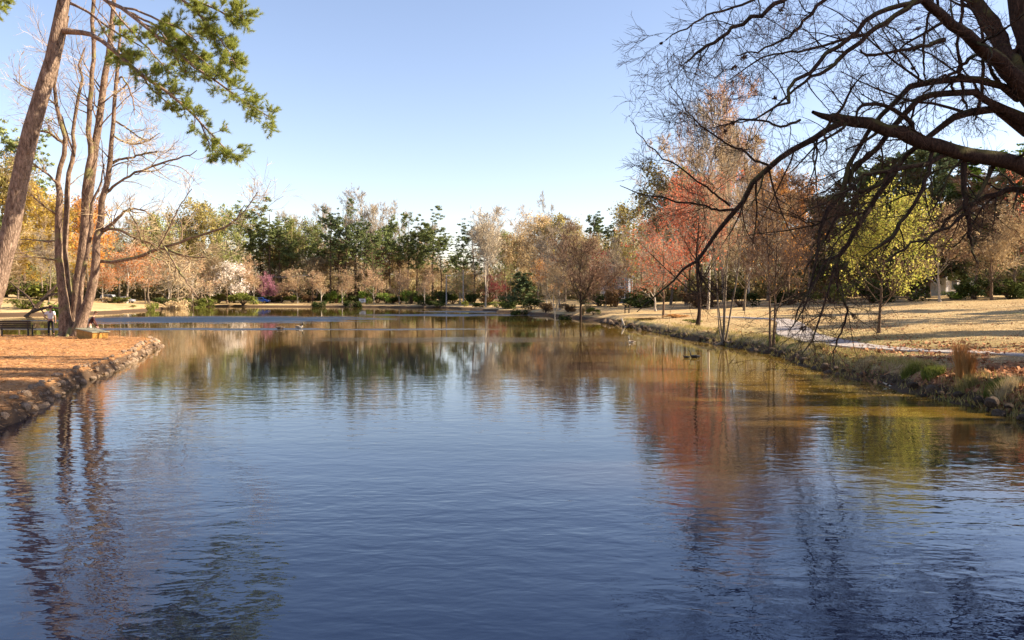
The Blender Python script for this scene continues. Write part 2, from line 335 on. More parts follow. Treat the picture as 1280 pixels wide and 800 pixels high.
def water_mat():
    m, t = mat_new('water'); g = N_(t, 'ShaderNodeNewGeometry'); pos = g.outputs['Position']
    sp = N_(t, 'ShaderNodeSeparateXYZ'); t.links.new(pos, sp.inputs[0])
    def mp(sx, sy, rot=0, off=0):
        q = N_(t, 'ShaderNodeMapping'); q.inputs['Scale'].default_value = (sx, sy, 1); q.inputs['Rotation'].default_value = (0, 0, rot); q.inputs['Location'].default_value = (off, off, 0); t.links.new(pos, q.inputs[0]); return q.outputs[0]
    def ns(vec, s, d=2.0, r=.5, dist=0.0):
        n = N_(t, 'ShaderNodeTexNoise', Scale=float(s), Detail=d, Roughness=r, Distortion=dist); t.links.new(vec, n.inputs['Vector']); return n.outputs[0]
    def mth(op, a, b=0.0, c=0.0):
        q = N_(t, 'ShaderNodeMath', operation=op)
        for s_, v in zip(q.inputs, (a, b, c)):
            if hasattr(v, 'is_output'): t.links.new(v, s_)
            else: s_.default_value = v
        return q.outputs[0]
    def band(sock, a, b, lo=0.0, hi=1.0):
        mr = N_(t, 'ShaderNodeMapRange'); mr.interpolation_type = 'SMOOTHSTEP'; t.links.new(sock, mr.inputs[0]); mr.inputs[1].default_value = a; mr.inputs[2].default_value = b
        mr.inputs[3].default_value = lo; mr.inputs[4].default_value = hi; return mr.outputs[0]
    rip = ns(mp(.55, 1, .12), 3.2, 2.5, .55, .3); fine = ns(mp(.6, 1, -.2, 5), 11, 2, .5); swell = ns(mp(.30, 1, .06, 9), .75, 1.5, .5)
    h = mth('MULTIPLY', rip, WR); h = mth('MULTIPLY_ADD', fine, WF, h); h = mth('MULTIPLY_ADD', swell, WS, h)
    # calmer water in the sheltered far bay, patches of breeze
    amp = band(sp.outputs[1], 8, 38, 1.0, .13)
    patch = ns(mp(.035, .16, .03, 3), 1.0, 2, .5); amp = mth('MULTIPLY', amp, band(patch, .35, .65, .65, 1.3))
    h = mth('MULTIPLY', h, amp)
    # breeze-ruffled patches: ellipses on the lake (centre x, y, half sizes)
    rough = None
    for cx, cy, ax_, ay_, k in RUFFLE:
        ex = mth('DIVIDE', mth('SUBTRACT', sp.outputs[0], cx), ax_); ey = mth('DIVIDE', mth('SUBTRACT', sp.outputs[1], cy), ay_)
        e = mth('SQRT', mth('ADD', mth('MULTIPLY', ex, ex), mth('MULTIPLY', ey, ey))); e = mth('ADD', e, mth('MULTIPLY', mth('SUBTRACT', ns(mp(.16, .45), 1, 5, .65), .5), 2.6))
        v = mth('MULTIPLY', band(e, 1.35, .55), k); rough = v if rough is None else mth('MAXIMUM', rough, v)
    # blue sky reflection painted mid-lake; ochre murk plus painted tree reflections right and far
    nn_ = mth('MULTIPLY', mth('SUBTRACT', ns(mp(.12, .2, 0, 7), 1, 3), .5), 7.0); sx_ = mth('ADD', sp.outputs[0], nn_)
    shal = mth('MULTIPLY', band(sx_, -1.0, 9.5), band(mth('ADD', sp.outputs[1], mth('MULTIPLY', nn_, 2.0)), 9, 24)); farb = band(mth('ADD', sp.outputs[1], mth('MULTIPLY', nn_, 2.0)), 28, 66, 0, .62)
    lft = mth('MULTIPLY', band(sx_, -11.5, -14.5), .6)
    body = mixc(t, (.0035, .0060, .018), (.15, .092, .012), mth('MAXIMUM', mth('MAXIMUM', shal, farb), lft))
    body = mixc(t, body, (.006, .007, .012), mth('MINIMUM', mth('MULTIPLY', rough, 2.8), 1.0))
    bu = N_(t, 'ShaderNodeBump', Strength=1.0, Distance=1.0); t.links.new(h, bu.inputs['Height'])
    b = N_(t, 'ShaderNodeBsdfPrincipled'); t.links.new(body, b.inputs['Base Color']); b.inputs['Specular Tint'].default_value = (.35, .66, 1, 1); b.inputs['IOR'].default_value = 1.68
    rr_ = mth('ADD', band(sp.outputs[1], 10, 90, .02, .03), rough); t.links.new(rr_, b.inputs['Roughness'])
    t.links.new(bu.outputs[0], b.inputs['Normal'])
    o = N_(t, 'ShaderNodeOutputMaterial'); t.links.new(b.outputs[0], o.inputs[0]); return m
WR, WF, WS = .0095, .0013, .012
RUFFLE = [(-36, 93, 19, 12, .5), (-33, 66.5, 24, 2.0, .36), (-14, 66, 14, 1.6, .2), (-9, 112, 12, 6, .4), (-6, 135, 9, 7, .42), (-1, 51, 13, 3.5, .10)]
mb = MB(); mb.add([(-140, -60, 0), (140, -60, 0), (140, 260, 0), (-140, 260, 0)], [[0, 1, 2, 3]])
tag(link('lake_water', mb.mesh('lake_water', water_mat())), 'rippled blue lake reflecting trees and sky', None, kind='structure')

# path: a thin slab draped on the ground
def drape_path(pts, wid, name, mat, lift=.03):
    c = catmull([(x, y, 0) for x, y in pts], 70); T = nrm(np.gradient(c, axis=0)); Nn = np.stack([-T[:, 1], T[:, 0], T[:, 2] * 0], 1)
    mb = MB(); k = 5; o = np.linspace(-.5, .5, k); wv = np.interp(np.linspace(0, 1, len(c)), np.linspace(0, 1, len(wid)), wid)
    V = c[:, None, :] + Nn[:, None, :] * (o[None, :, None] * wv[:, None, None]); z = H(V[..., 0], V[..., 1]).max(axis=1, keepdims=True) * .5 + H(V[..., 0], V[..., 1]) * .5 + lift
    V[..., 2] = z; lo = V[:, [0, -1]].copy(); lo[..., 2] -= .12
    n = len(c); i = (np.arange(n - 1)[:, None] * k + np.arange(k - 1)[None]).ravel(); mb.add(V.reshape(-1, 3), np.stack([i, i + 1, i + k + 1, i + k], 1))
    for s in (0, 1):
        W = np.stack([V[:, 0 if s == 0 else -1], lo[:, s]], 1).reshape(-1, 3); i = np.arange(n - 1) * 2; mb.add(W, np.stack([i, i + 1, i + 3, i + 2], 1))
    return link(name, mb.mesh(name, mat, True))
M['path'] = plain('path_concrete', (.36, .32, .30), .9, .1, .12, 2.5)
tag(drape_path([(19, 21), (18.6, 24), (17.4, 28.2), (15.6, 31.2), (14.9, 34.2), (15.0, 38), (15.7, 43.5), (17.6, 50), (19.6, 56.5), (20.6, 63), (18.6, 71)], [.7, .7, .8, 1.1, 1.6, 2.1, 2.2, 1.8, 1.5, 1.3, 1.2], 'path', M['path']), 'pale concrete footpath curving across the tan lawn', None, kind='structure')

# ------------------------------------------------------------------ tree kinds (unit height 10 m, base at the origin)
def trunk_line(h, r, bend=.03, n=10, lean=0, tip=.12, G_=rng, x=0, y=0, ang=0, spread=0):
    z = np.linspace(0, 1, n); dx = np.cumsum(G_.normal(size=n)) * bend * h / n * 2; dy = np.cumsum(G_.normal(size=n)) * bend * h / n * 2
    p = np.stack([x + dx - dx[0] + math.cos(ang) * spread * z ** .8 * h + lean * z * h, y + dy - dy[0] + math.sin(ang) * spread * z ** .8 * h, z * h - .15], 1)
    rad = r * (1 - z * (1 - tip)); rad[0] *= 1.35
    return p, rad
def hardwood(seed, stems=1, h=10, r=.16, l1=16, l2=8, l3=6, l4=5, start=.25, ang1=(.55, 1.0), lr1=.42, up=.09, nleaf=0, lsize=.08, spread=.0, jit=.16, tw=.012, lspread=.25, blade4=True, l4len=.5, fall=.55, lr2=.5):
    """-> wood mesh builder, twig builder, leaf builder"""
    g = np.random.default_rng(seed); wood, twig, leaf = MB(), MB(), MB()
    T = [trunk_line(h * g.uniform(.88, 1), r * g.uniform(.75, 1) , .04, 10, 0, .12, g, g.normal() * r * (stems > 1), g.normal() * r * (stems > 1), 2 * PI * (i + g.uniform(0, .6)) / max(stems, 1), spread if stems > 1 else 0) for i in range(stems)]
    Pt = np.array([a for a, b in T]); R = np.array([b for a, b in T]); L = np.full(stems, h)
    tubes(wood, Pt, R, 8)
    P1, R1, L1 = spawn(Pt, R, L, max(1, l1 // stems), (start, .97), ang1, lr1, .5, 7, jit * .6, up, fall, None, g); tubes(wood, P1, R1, 5)
    P2, R2, L2 = spawn(P1, R1, L1, l2, (.2, .98), (.4, .9), lr2, .55, 5, jit, up * .7, .4, None, g); tubes(wood, P2, R2, 3)
    P3, R3, L3 = spawn(P2, R2, L2, l3, (.2, 1), (.35, .9), .55, .6, 4, jit, up * .6, .4, None, g); R3 = np.maximum(R3, tw * .9); blades(twig, P3, R3)
    P4, R4, L4 = spawn(P3, R3, L3, l4, (.2, 1), (.3, .9), l4len, .6, 3, jit, up * .5, .3, None, g, .12); R4 = np.full_like(R4, tw * .6); blades(twig, P4, R4)
    if nleaf:
        k = g.integers(0, len(P4), nleaf); q = P4[k, g.integers(0, 3, nleaf)] + g.normal(size=(nleaf, 3)) * lspread * .3; leaves(leaf, q, lsize, .6, g)
    return wood, twig, leaf
def clump_crown(mb, centers, rads, n, size, g, squash=.6, shell=.5, flat=.3):
    C = np.repeat(centers, n, axis=0); Rr = np.repeat(rads, n); d = nrm(g.normal(size=(len(C), 3))); rr = g.uniform(shell, 1.05, len(C)) ** .8
    p = C + d * (Rr * rr)[:, None] * np.array([1, 1, squash]); cl = np.repeat(g.random(len(centers)), n)
    leaves(mb, p, size, .45, g, flat, np.clip(cl * .5 + g.random(len(C)) * .5, 0, 1))
def pine(seed, start=.5, nb=34, cl=130, size=.16, width=.2, r=.14, h=10):
    g = np.random.default_rng(seed); wood, leaf = MB(), MB()
    p, rad = trunk_line(h, r, .02, 12, 0, .2, g); Pt = p[None]; R = rad[None]; tubes(wood, Pt, R, 8)
    P1, R1, L1 = spawn(Pt, R, np.array([h]), nb, (start, .99), (.8, 1.35), width, .4, 6, .1, .1, .45, None, g); tubes(wood, P1, R1, 4)
    dead, Rd, _ = spawn(Pt, R, np.array([h]), 9, (.25, start), (1.1, 1.6), width * .5, .25, 4, .1, -.02, .2, None, g); tubes(wood, dead, Rd, 3)
    P2, R2, L2 = spawn(P1, R1, L1, 4, (.35, 1), (.4, .9), .5, .6, 4, .12, .1, .3, None, g); tubes(wood, P2, R2, 3)
    ends = np.concatenate([P1[:, -1], P2[:, -1], P1[:, 4]]); ends = ends[g.random(len(ends)) < .8]
    rads = g.uniform(.14, .40, len(ends)) * (h / 10)
    clump_crown(leaf, ends, rads, max(8, cl * 34 // len(ends)), size, g, .5, .0, .4)
    return wood, leaf
def evergreen(seed, start=.10, nb=80, n=20000, size=.16, width=.33, h=10, r=.16, conic=.7):
    g = np.random.default_rng(seed); wood, leaf = MB(), MB()
    p, rad = trunk_line(h, r, .02, 12, 0, .15, g); Pt = p[None]; R = rad[None]; tubes(wood, Pt, R, 8)
    P1, R1, L1 = spawn(Pt, R, np.array([h]), nb, (start, .99), (1.0, 1.5), width, .4, 6, .1, .05, conic, None, g); tubes(wood, P1, R1, 4)
    P2, R2, L2 = spawn(P1, R1, L1, 4, (.3, 1), (.4, .9), .45, .6, 4, .12, .05, .3, None, g); tubes(wood, P2, R2, 3)
    ends = np.concatenate([P1[:, -1], P2[:, -1], P1[:, 3]]); rads = g.uniform(.25, .6, len(ends)) * h / 10
    clump_crown(leaf, ends, rads, max(6, n // len(ends)), size, g, .6, .1, .3)
    return wood, leaf
def shrub(seed, n=2600, size=.05, stems=14, h=1.0, wide=.75, lump=14, tuft=False):
    """unit shrub 1 m high"""
    g = np.random.default_rng(seed); wood, leaf = MB(), MB()
    a = g.uniform(0, 2 * PI, stems); q = np.zeros((stems, 5, 3)); t = np.linspace(0, 1, 5)
    s = g.uniform(.15, wide * .7, stems)
    q[..., 0] = np.cos(a)[:, None] * s[:, None] * t ** .8; q[..., 1] = np.sin(a)[:, None] * s[:, None] * t ** .8; q[..., 2] = t * h * g.uniform(.6, .9, stems)[:, None] - .04
    tubes(wood, q, np.linspace(.02, .006, 5)[None].repeat(stems, 0), 4)
    aa = g.uniform(0, 2 * PI, lump); rr = np.sqrt(g.random(lump)) * wide * .72
    c = np.stack([np.cos(aa) * rr, np.sin(aa) * rr, h * g.uniform(.2, .82, lump) * (1 - .35 * (rr / wide) ** 2)], 1)
    clump_crown(leaf, c, g.uniform(.18, .33, lump), n // lump, size, g, .8, .2, .1)
    return wood, leaf
def grass_clump(seed, n=420, h=1.0, spread=.28):
    g = np.random.default_rng(seed); mb = MB(); a = g.uniform(0, 2 * PI, n); b = g.uniform(0, .16, n); L = h * g.uniform(.55, 1, n); s = g.uniform(.05, spread, n)
    q = np.zeros((n, 4, 3)); t = np.linspace(0, 1, 4)
    q[..., 0] = (np.cos(a) * b)[:, None] + np.cos(a)[:, None] * s[:, None] * t ** 1.8; q[..., 1] = (np.sin(a) * b)[:, None] + np.sin(a)[:, None] * s[:, None] * t ** 1.8
    q[..., 2] = L[:, None] * (t - .06 * t ** 3); tubes(mb, q, np.array([.006, .006, .005, .002])[None].repeat(n, 0), 3, g.random(n)); return mb

VAR = {}
def add_var(kind, parts): VAR.setdefault(kind, []).append(parts)
def mk(kind, seed, res, names, mats):
    add_var(kind, [(nm, b.mesh(kind + '_' + nm, M[mt], nm == 'trunk')) for nm, b, mt in zip(names, res, mats) if b.n])
for s in range(4): mk('bare', s, hardwood(100 + s, l1=18, l2=9, l3=7, l4=6, tw=.022, r=.13), ['trunk', 'twigs'], ['bark_grey', 'twig_tan'])
for s in range(4): mk('bud', s, hardwood(200 + s, l1=18, l2=9, l3=6, l4=5, tw=.02, nleaf=8500, lsize=.10, r=.13, lspread=.9), ['trunk', 'twigs', 'leaves'], ['bark_grey', 'twig_tan', 'bud_tan'])
for s in range(5): mk('pine', s, pine(300 + s, start=[.45, .55, .35, .6, .5][s], nb=[44, 34, 56, 30, 40][s], cl=420, size=.085, width=[.2, .17, .24, .17, .2][s]), ['trunk', 'crown'], ['bark_brown', 'needle_far'])
for s in range(3): mk('ever', s, evergreen(400 + s), ['trunk', 'crown'], ['bark_brown', 'needle_dark'])
for s in range(3): mk('small', s, hardwood(500 + s, stems=1, l1=16, l2=9, l3=6, l4=5, start=.22, ang1=(.5, .95), lr1=.62, tw=.035, r=.2, up=.04, nleaf=2600, lsize=.13, lspread=1.2, fall=.35), ['trunk', 'twigs', 'leaves'], ['bark_pale', 'twig_pink', 'bud_tan'])
for s in range(3): mk('bloom', s, hardwood(520 + s, stems=1, l1=18, l2=9, l3=6, l4=4, start=.15, ang1=(.7, 1.2), lr1=.62, tw=.03, r=.2, up=.03, nleaf=9000, lsize=.17, lspread=1.4, fall=.3), ['trunk', 'twigs', 'leaves'], ['bark_brown', 'twig_brown', 'white_bloom'])
for s in range(4): mk('shrub', s, shrub(600 + s), ['stems', 'leaves'], ['bark_brown', 'shrub_dark'])
for s in range(2): add_var('clump', [('blades', grass_clump(650 + s).mesh('clump_blades', M['grass_tan']))])

SPEC = {'bare': ('bare_tree', 'tree'), 'bud': ('budding_tree', 'tree'), 'pine': ('pine_tree', 'pine tree'), 'ever': ('evergreen_tree', 'evergreen tree'), 'small': ('small_tree', 'tree'),
        'bloom': ('blossoming_tree', 'tree'), 'shrub': ('shrub', 'shrub'), 'clump': ('grass_clump', 'ornamental grass')}
def plant(kind, v, px, D, top, wpx, label, mats=None, group=None, name=None, cat=None, base_px=None):
    """a tree whose foot stands on the ground at (px, D) in the lie of the land, grown to reach row top, crown about wpx wide"""
    q = P(px, 380, D); x, y = q[0], q[1]; z = H(x, y); zt = P(px, top, D)[2]; h = max(.25, zt - z)
    unit = 1.0 if kind in ('shrub', 'clump') else 10.0; natural = {'bare': 6.4, 'bud': 6.4, 'pine': 3.8, 'ever': 6.2, 'small': 9.5, 'bloom': 9.5, 'shrub': 1.55, 'clump': .7}[kind]
    wm = wpx / FPX * D; sz = h / unit * (1.06 if unit == 1 else .98); sx = wm / natural
    if unit > 1: sx = min(max(sx, sz * .45), sz * 1.9)
    var = VAR[kind][v % len(VAR[kind])]; nm, ct = SPEC[kind]
    t = thing(name or nm, label, cat or ct, (x, y, z - .03), random.uniform(0, 6.28), group, (sx, sx, sz))
    for pn, me in var:
        o = link(pn, me, t)
        if mats and pn in mats: o.material_slots[0].link = 'OBJECT'; o.material_slots[0].material = M[mats[pn]]
    return t
tw = lambda a, b=None, c=None: {k: v for k, v in (('twigs', a), ('leaves', b), ('crown', b), ('trunk', c)) if v}
GW = 'woodland trees round the lake'
FAR = [
 # left far hillside -------------------------------------------------------------
 ('bud',0, 8,150,212,95,'tall yellow-green tree behind the leaning pine trunk at the picture edge',tw('twig_tan','bud_olive')),
 ('pine',2,32,158,178,60,'high olive pine crown seen just past the leaning pine trunk',tw(None,'needle_far')),
 ('bud',1,52,146,240,75,'golden budding tree behind the winding stems of the lakeside tree',tw('twig_tan','bud_gold')),
 ('bud',2,22,131,285,70,'low golden-olive tree on the slope above the park bench',tw('twig_tan','bud_gold')),
 ('bud',3,78,140,268,66,'gold leafed tree seen between the lakeside stems',tw('twig_tan','bud_gold')),
 ('bud',0,110,150,262,70,'orange-gold tree directly behind the thick central stems',tw('twig_tan','bud_amber')),
 ('bare',1,60,128,300,64,'bare grey tree on the slope behind the man in white',tw('twig_grey')),
 ('bare',2,0,124,300,70,'bare tangled tree above the bench at the picture edge',tw('twig_tan')),
 ('ever',1,8,180,268,60,'dark evergreen low behind the golden trees at the picture edge',tw(None,'needle_far')),
 ('small',0,158,166,326,74,'orange leafed round tree over the parked white vehicles',tw('twig_pink','bud_orange')),
 ('small',1,128,160,338,50,'orange tree touching the outermost lakeside stem',tw('twig_pink','bud_orange')),
 ('bare',3,182,178,300,44,'dusky red-brown tree rising above the orange tree',tw('twig_pink')),
 ('small',2,210,172,338,62,'grey-beige spreading tree beside the orange tree',tw('twig_pale','bud_tan')),
 ('bare',0,150,190,283,74,'tan bare tree high behind the orange tree',tw('twig_grey')),
 ('bud',1,186,196,276,70,'olive budding tree in the skyline dip between stems and blossoms',tw('twig_tan','bud_green')),
 ('bud',2,222,200,274,62,'olive topped tree in the skyline under the long bare limbs',tw('twig_tan','bud_olive')),
 ('bud',3,252,204,268,64,'rounded olive-tan crown forming the highest bump under the long bare limbs',tw('twig_tan','bud_olive')),
 ('bud',0,284,206,272,56,'pale olive crown just before the tall green pine pair',tw('twig_pale','bud_green')),
 ('small',0,240,186,336,56,'peach bare tree behind the drooping limb end',tw('twig_pink','bud_tan')),
 ('bare',2,262,192,306,60,'greyish bare tree behind the white blossoming tree',tw('twig_tan')),
 ('bare',1,212,184,306,54,'light brown bare tree over the grey-beige spreading tree',tw('twig_tan')),
 ('bloom',0,284,196,337,46,'white blossoming tree leaning over the far shore',tw('twig_pale','white_bloom')),
 # far shore ---------------------------------------------------------------------
 ('small',1,317,200,338,42,'peach coloured round tree between white blossoms and magenta redbud',tw('twig_pink','bud_tan')),
 ('bloom',1,336,203,350,22,'magenta flowering redbud behind the blue car',tw('twig_brown','magenta')),
 ('pine',2,313,216,266,44,'tall green pine, first of the pair above the blue car',tw(None,'needle_far')),
 ('pine',4,338,214,264,48,'tall green pine with drooping shoulder, second of the pair above the blue car',tw(None,'needle_far')),
 ('pine',0,326,226,292,50,'lower pine filling the gap beneath the tall pine pair',tw(None,'needle_far')),
 ('bud',1,366,218,281,38,'pale lime tree with a pointed top next to the tall pine pair',tw('twig_tan','bud_green')),
 ('bud',2,388,222,284,48,'pale yellow-green tree in front of the dark skyline pines',tw('twig_tan','bud_green')),
 ('bare',0,405,232,268,48,'fine bare crown rising behind the dark skyline pines',tw('twig_grey')),
 ('pine',1,412,212,269,32,'dark pine with a flat ragged head, first in the dark row',tw(None,'needle_dark')),
 ('pine',4,433,214,265,34,'dark pine with round head beside the tallest bare crown',tw(None,'needle_dark')),
 ('bare',1,446,226,252,56,'tallest pale bare crown on the far skyline',tw('twig_pale')),
 ('pine',3,456,208,277,26,'narrow dark pine with knobbly head below the tallest bare crown',tw(None,'needle_dark')),
 ('bare',2,472,224,258,50,'pale bare crown next to the tallest one on the far skyline',tw('twig_pale')),
 ('pine',1,488,212,278,26,'thin ragged pine just past the pale bare crowns',tw(None,'needle_far')),
 ('bare',3,497,226,266,50,'feathery bare tree behind the thin ragged pine',tw('twig_pale')),
 ('pine',0,510,212,273,30,'open grey-green pine mid-way along the far shore',tw(None,'needle_far')),
 ('pine',4,541,210,273,40,'broad headed pine beside the gap of open sky',tw(None,'needle_far')),
 ('bare',0,524,224,300,44,'tan bare tree filling between two skyline pines',tw('twig_tan')),
 ('bud',3,430,224,310,70,'tan budding tree beneath the dark pines',tw('twig_tan','bud_tan')),
 ('bud',0,470,222,312,64,'olive-tan tree beneath the thin ragged pine',tw('twig_tan','bud_tan')),
 ('bud',1,352,226,312,64,'brown-green tree under the second pine of the tall pair',tw('twig_tan','bud_olive')),
 ('bare',3,560,226,330,44,'low bare tree closing the sky gap on the far shore',tw('twig_tan')),
 ('bud',2,500,222,322,52,'tan tree low behind the row of small peach trees',tw('twig_tan','bud_tan')),
 ('bud',3,540,216,336,52,'low tan tree under the broad headed pine',tw('twig_tan','bud_tan')),
 ('bud',0,395,216,326,52,'low tan tree behind the waterside shrubs and the utility pole',tw('twig_tan','bud_tan')),
 ('small',2,372,198,347,36,'small peach tree, first of the row on the far lawn',tw('twig_pink','bud_tan')),
 ('small',0,402,197,350,32,'small peach tree beside the wooden utility pole',tw('twig_pink','bud_tan')),
 ('small',1,428,194,350,32,'small pinkish tree over the far lawn, near two dark waterside shrubs',tw('twig_pink','bud_tan')),
 ('small',2,468,190,346,36,'small peach tree right of the white notice board',tw('twig_pink','bud_tan')),
 ('small',0,499,186,349,32,'small white-stemmed peach tree in front of green shrubs',tw('twig_pink','bud_tan')),
 ('small',1,531,182,350,32,'small peach tree beside the grey lamp pole',tw('twig_pink','bud_tan')),
 ('bare',1,352,200,356,22,'thin little bare tree right beside the magenta redbud',tw('twig_pink')),
 ('small',1,575,178,350,44,'pale green rounded tree at the foot of the twin grey poles',tw('twig_tan','bud_green')),
 ('pine',2,592,196,286,40,'dark blue-green pine beside the big pale bare tree',tw(None,'needle_dark')),
 ('pine',0,580,204,300,28,'slim dark pine at the edge of the open sky gap',tw(None,'needle_dark')),
 ('bare',2,610,184,263,64,'big pale bare tree with twin trunks overtopping the dark pine',tw('twig_pale',None,'bark_pale')),
 ('bud',1,632,196,296,48,'green-grey budding tree next to the big pale bare tree',tw('twig_pale','bud_green')),
 ('bud',2,585,210,336,52,'brown tree low behind the twin grey poles',tw('twig_tan','bud_tan')),
 ('small',2,622,168,352,34,'maroon twiggy tree under the big pale bare tree',tw('twig_brown','crimson')),
 ('bud',3,648,186,302,48,'rusty tan tree before the broad tan crown',tw('twig_tan','bud_tan')),
 ('bare',3,682,192,257,34,'slender bare spire above the broad tan crown',tw('twig_pale')),
 ('bud',0,672,176,280,66,'broad tan crown, first half, on the right-hand wooded point',tw('twig_pale','bud_tan')),
 ('bud',1,706,172,277,66,'broad olive-tan crown, second half, before the dark round pine',tw('twig_pale','bud_olive')),
 ('pine',3,741,180,270,34,'dark round-headed pine standing clear against the sky',tw(None,'needle_dark')),
 ('pine',1,765,170,288,36,'second dark pine peeping between tan crown and red maple',tw(None,'needle_dark')),
 ('ever',0,655,136,340,44,'dark shadowed evergreen at the water edge beside the amber tree',tw(None,'needle_dark')),
 ('small',0,683,126,336,42,'bright amber leafed small tree on the wooded point',tw('twig_pink','bud_amber')),
 ('bare',0,700,112,290,70,'pale trunked bare tree at the water behind the amber tree',tw('twig_grey',None,'bark_pale')),
 ('small',2,752,130,330,38,'crimson flowering tree tucked beside the grey house',tw('twig_brown','crimson')),
 ('bud',3,735,150,306,50,'tan tree behind the crimson flowering tree',tw('twig_grey','bud_tan')),
 ('bud',2,790,140,262,76,'tall olive tree behind the red maple',tw('twig_grey','bud_olive')),
 ('small',1,757,124,342,34,'rust coloured small tree before the grey house',tw('twig_brown','bud_amber')),
 # right bank ---------------------------------------------------------------------
 ('bare',3,858,110,196,120,'tall fine bare tree behind the red maple',tw('twig_tan')),
 ('bare',1,905,118,132,120,'tallest pale poplar-like bare tree above the right shore',tw('twig_pink',None,'bark_pale')),
 ('bud',0,875,104,240,90,'orange-red topped tree above the red maple',tw('twig_tan','bud_red')),
 ('bud',3,838,118,232,100,'olive budding tree behind and above the red maple',tw('twig_grey','bud_olive')),
 ('bare',2,960,112,210,110,'wide tan bare tree behind the dark single-trunk tree',tw('twig_tan')),
 ('bud',1,985,124,226,90,'faint rusty budding tree behind the hanging branches',tw('twig_tan','bud_amber')),
 ('bare',0,1010,106,232,100,'brown bare tree behind the yellow tree\'s outer edge',tw('twig_brown')),
 ('ever',0,1110,104,196,110,'huge dark evergreen behind the yellow tree',tw(None,'needle_dark')),
 ('ever',1,1030,116,246,80,'dark evergreen just beyond the dark-trunked bare tree, behind the drooping limb',tw(None,'needle_dark')),
 ('ever',2,1205,104,214,90,'dark evergreen between gap below the mossy limb and the sunlit pine',tw(None,'needle_dark')),
 ('bare',0,885,92,150,90,'slender pale bare tree rising straight above the clump of stems',tw('twig_pale',None,'bark_pale')),
 ('bare',2,935,96,166,90,'slender pale bare tree beyond the clump of stems on its far side',tw('twig_tan',None,'bark_pale')),
 ('bare',3,768,122,300,44,'bare grey tree standing right in front of the grey house',tw('twig_grey')),
 ('ever',2,1070,112,222,90,'dark evergreen shoulder beside the huge one, behind the hanging branches',tw(None,'needle_dark')),
 ('ever',1,1160,98,184,110,'dark evergreen in the gap below the mossy limb',tw(None,'needle_dark')),
 ('pine',2,1235,96,200,100,'sunlit mid green pine behind the lawn, beneath the great limb',tw(None,'needle')),
 ('ever',0,1285,90,190,110,'dark evergreen at the picture edge behind the great trunk',tw(None,'needle_far')),
 ('bare',1,1215,88,236,110,'bare brown tree standing before the sunlit pine',tw('twig_brown')),
 ('bare',2,1268,84,270,100,'bare brown tree at the edge of the lawn near the great trunk',tw('twig_brown')),
 ('small',0,1175,82,292,84,'pink-brown multi-stemmed crape myrtle at the back of the lawn',tw('twig_pink','bud_tan','bark_pale')),
 ('small',1,1240,80,290,96,'tan vase-shaped shrub tree at the back of the lawn',tw('twig_tan','bud_tan','bark_brown')),
 ('small',2,1280,86,250,70,'dull red budding tree at the picture edge behind the lawn',tw('twig_brown','bud_red')),
 ('bare',3,930,84,268,96,'mid-sized bare tree on the lawn between clump of stems and path',tw('twig_brown')),
 ('small',0,820,92,332,70,'low tangled reddish tree over the rusty shrubs',tw('twig_tan','bud_red')),
]
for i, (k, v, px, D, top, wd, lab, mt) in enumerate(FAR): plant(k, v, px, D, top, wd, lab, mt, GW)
g0 = random.Random(5)
PXR = [(306,281,'the shorter one outside the tall pine pair'),(350,288,'beside the drooping shoulder of the tall pine pair'),(362,300,'in front of the pale lime tree'),(398,292,'just before the flat-headed dark pine'),(424,286,'between flat-headed and round-headed dark pines'),(444,290,'under the tallest bare crown'),(466,296,'between narrow dark pine and thin ragged pine'),(478,288,'just before the thin ragged pine'),(500,290,'between thin ragged pine and open grey-green pine'),(521,296,'past the open grey-green pine'),(531,286,'just before the broad headed pine'),(551,300,'past the broad headed pine'),(571,318,'low at the far side of the sky gap'),(638,306,'behind the green-grey budding tree')]
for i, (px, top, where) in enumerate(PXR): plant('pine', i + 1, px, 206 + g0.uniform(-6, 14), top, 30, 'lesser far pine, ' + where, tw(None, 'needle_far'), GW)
BXR = [(359,276,'behind the pale lime tree'),(376,284,'between the two pale green trees'),(460,262,'between the tallest bare crown and its neighbour'),(484,270,'behind the thin ragged pine'),(535,290,'behind the broad headed pine'),(650,286,'before the broad tan crown'),(720,284,'past the broad olive-tan crown'),(662,272,'rising over the near edge of the broad tan crown')]
for i, (px, top, where) in enumerate(BXR): plant('bare', i, px, 228 + g0.uniform(-6, 8), top, 40, 'thin bare tree, ' + where, tw(['twig_pale', 'twig_tan'][i % 2]), GW)
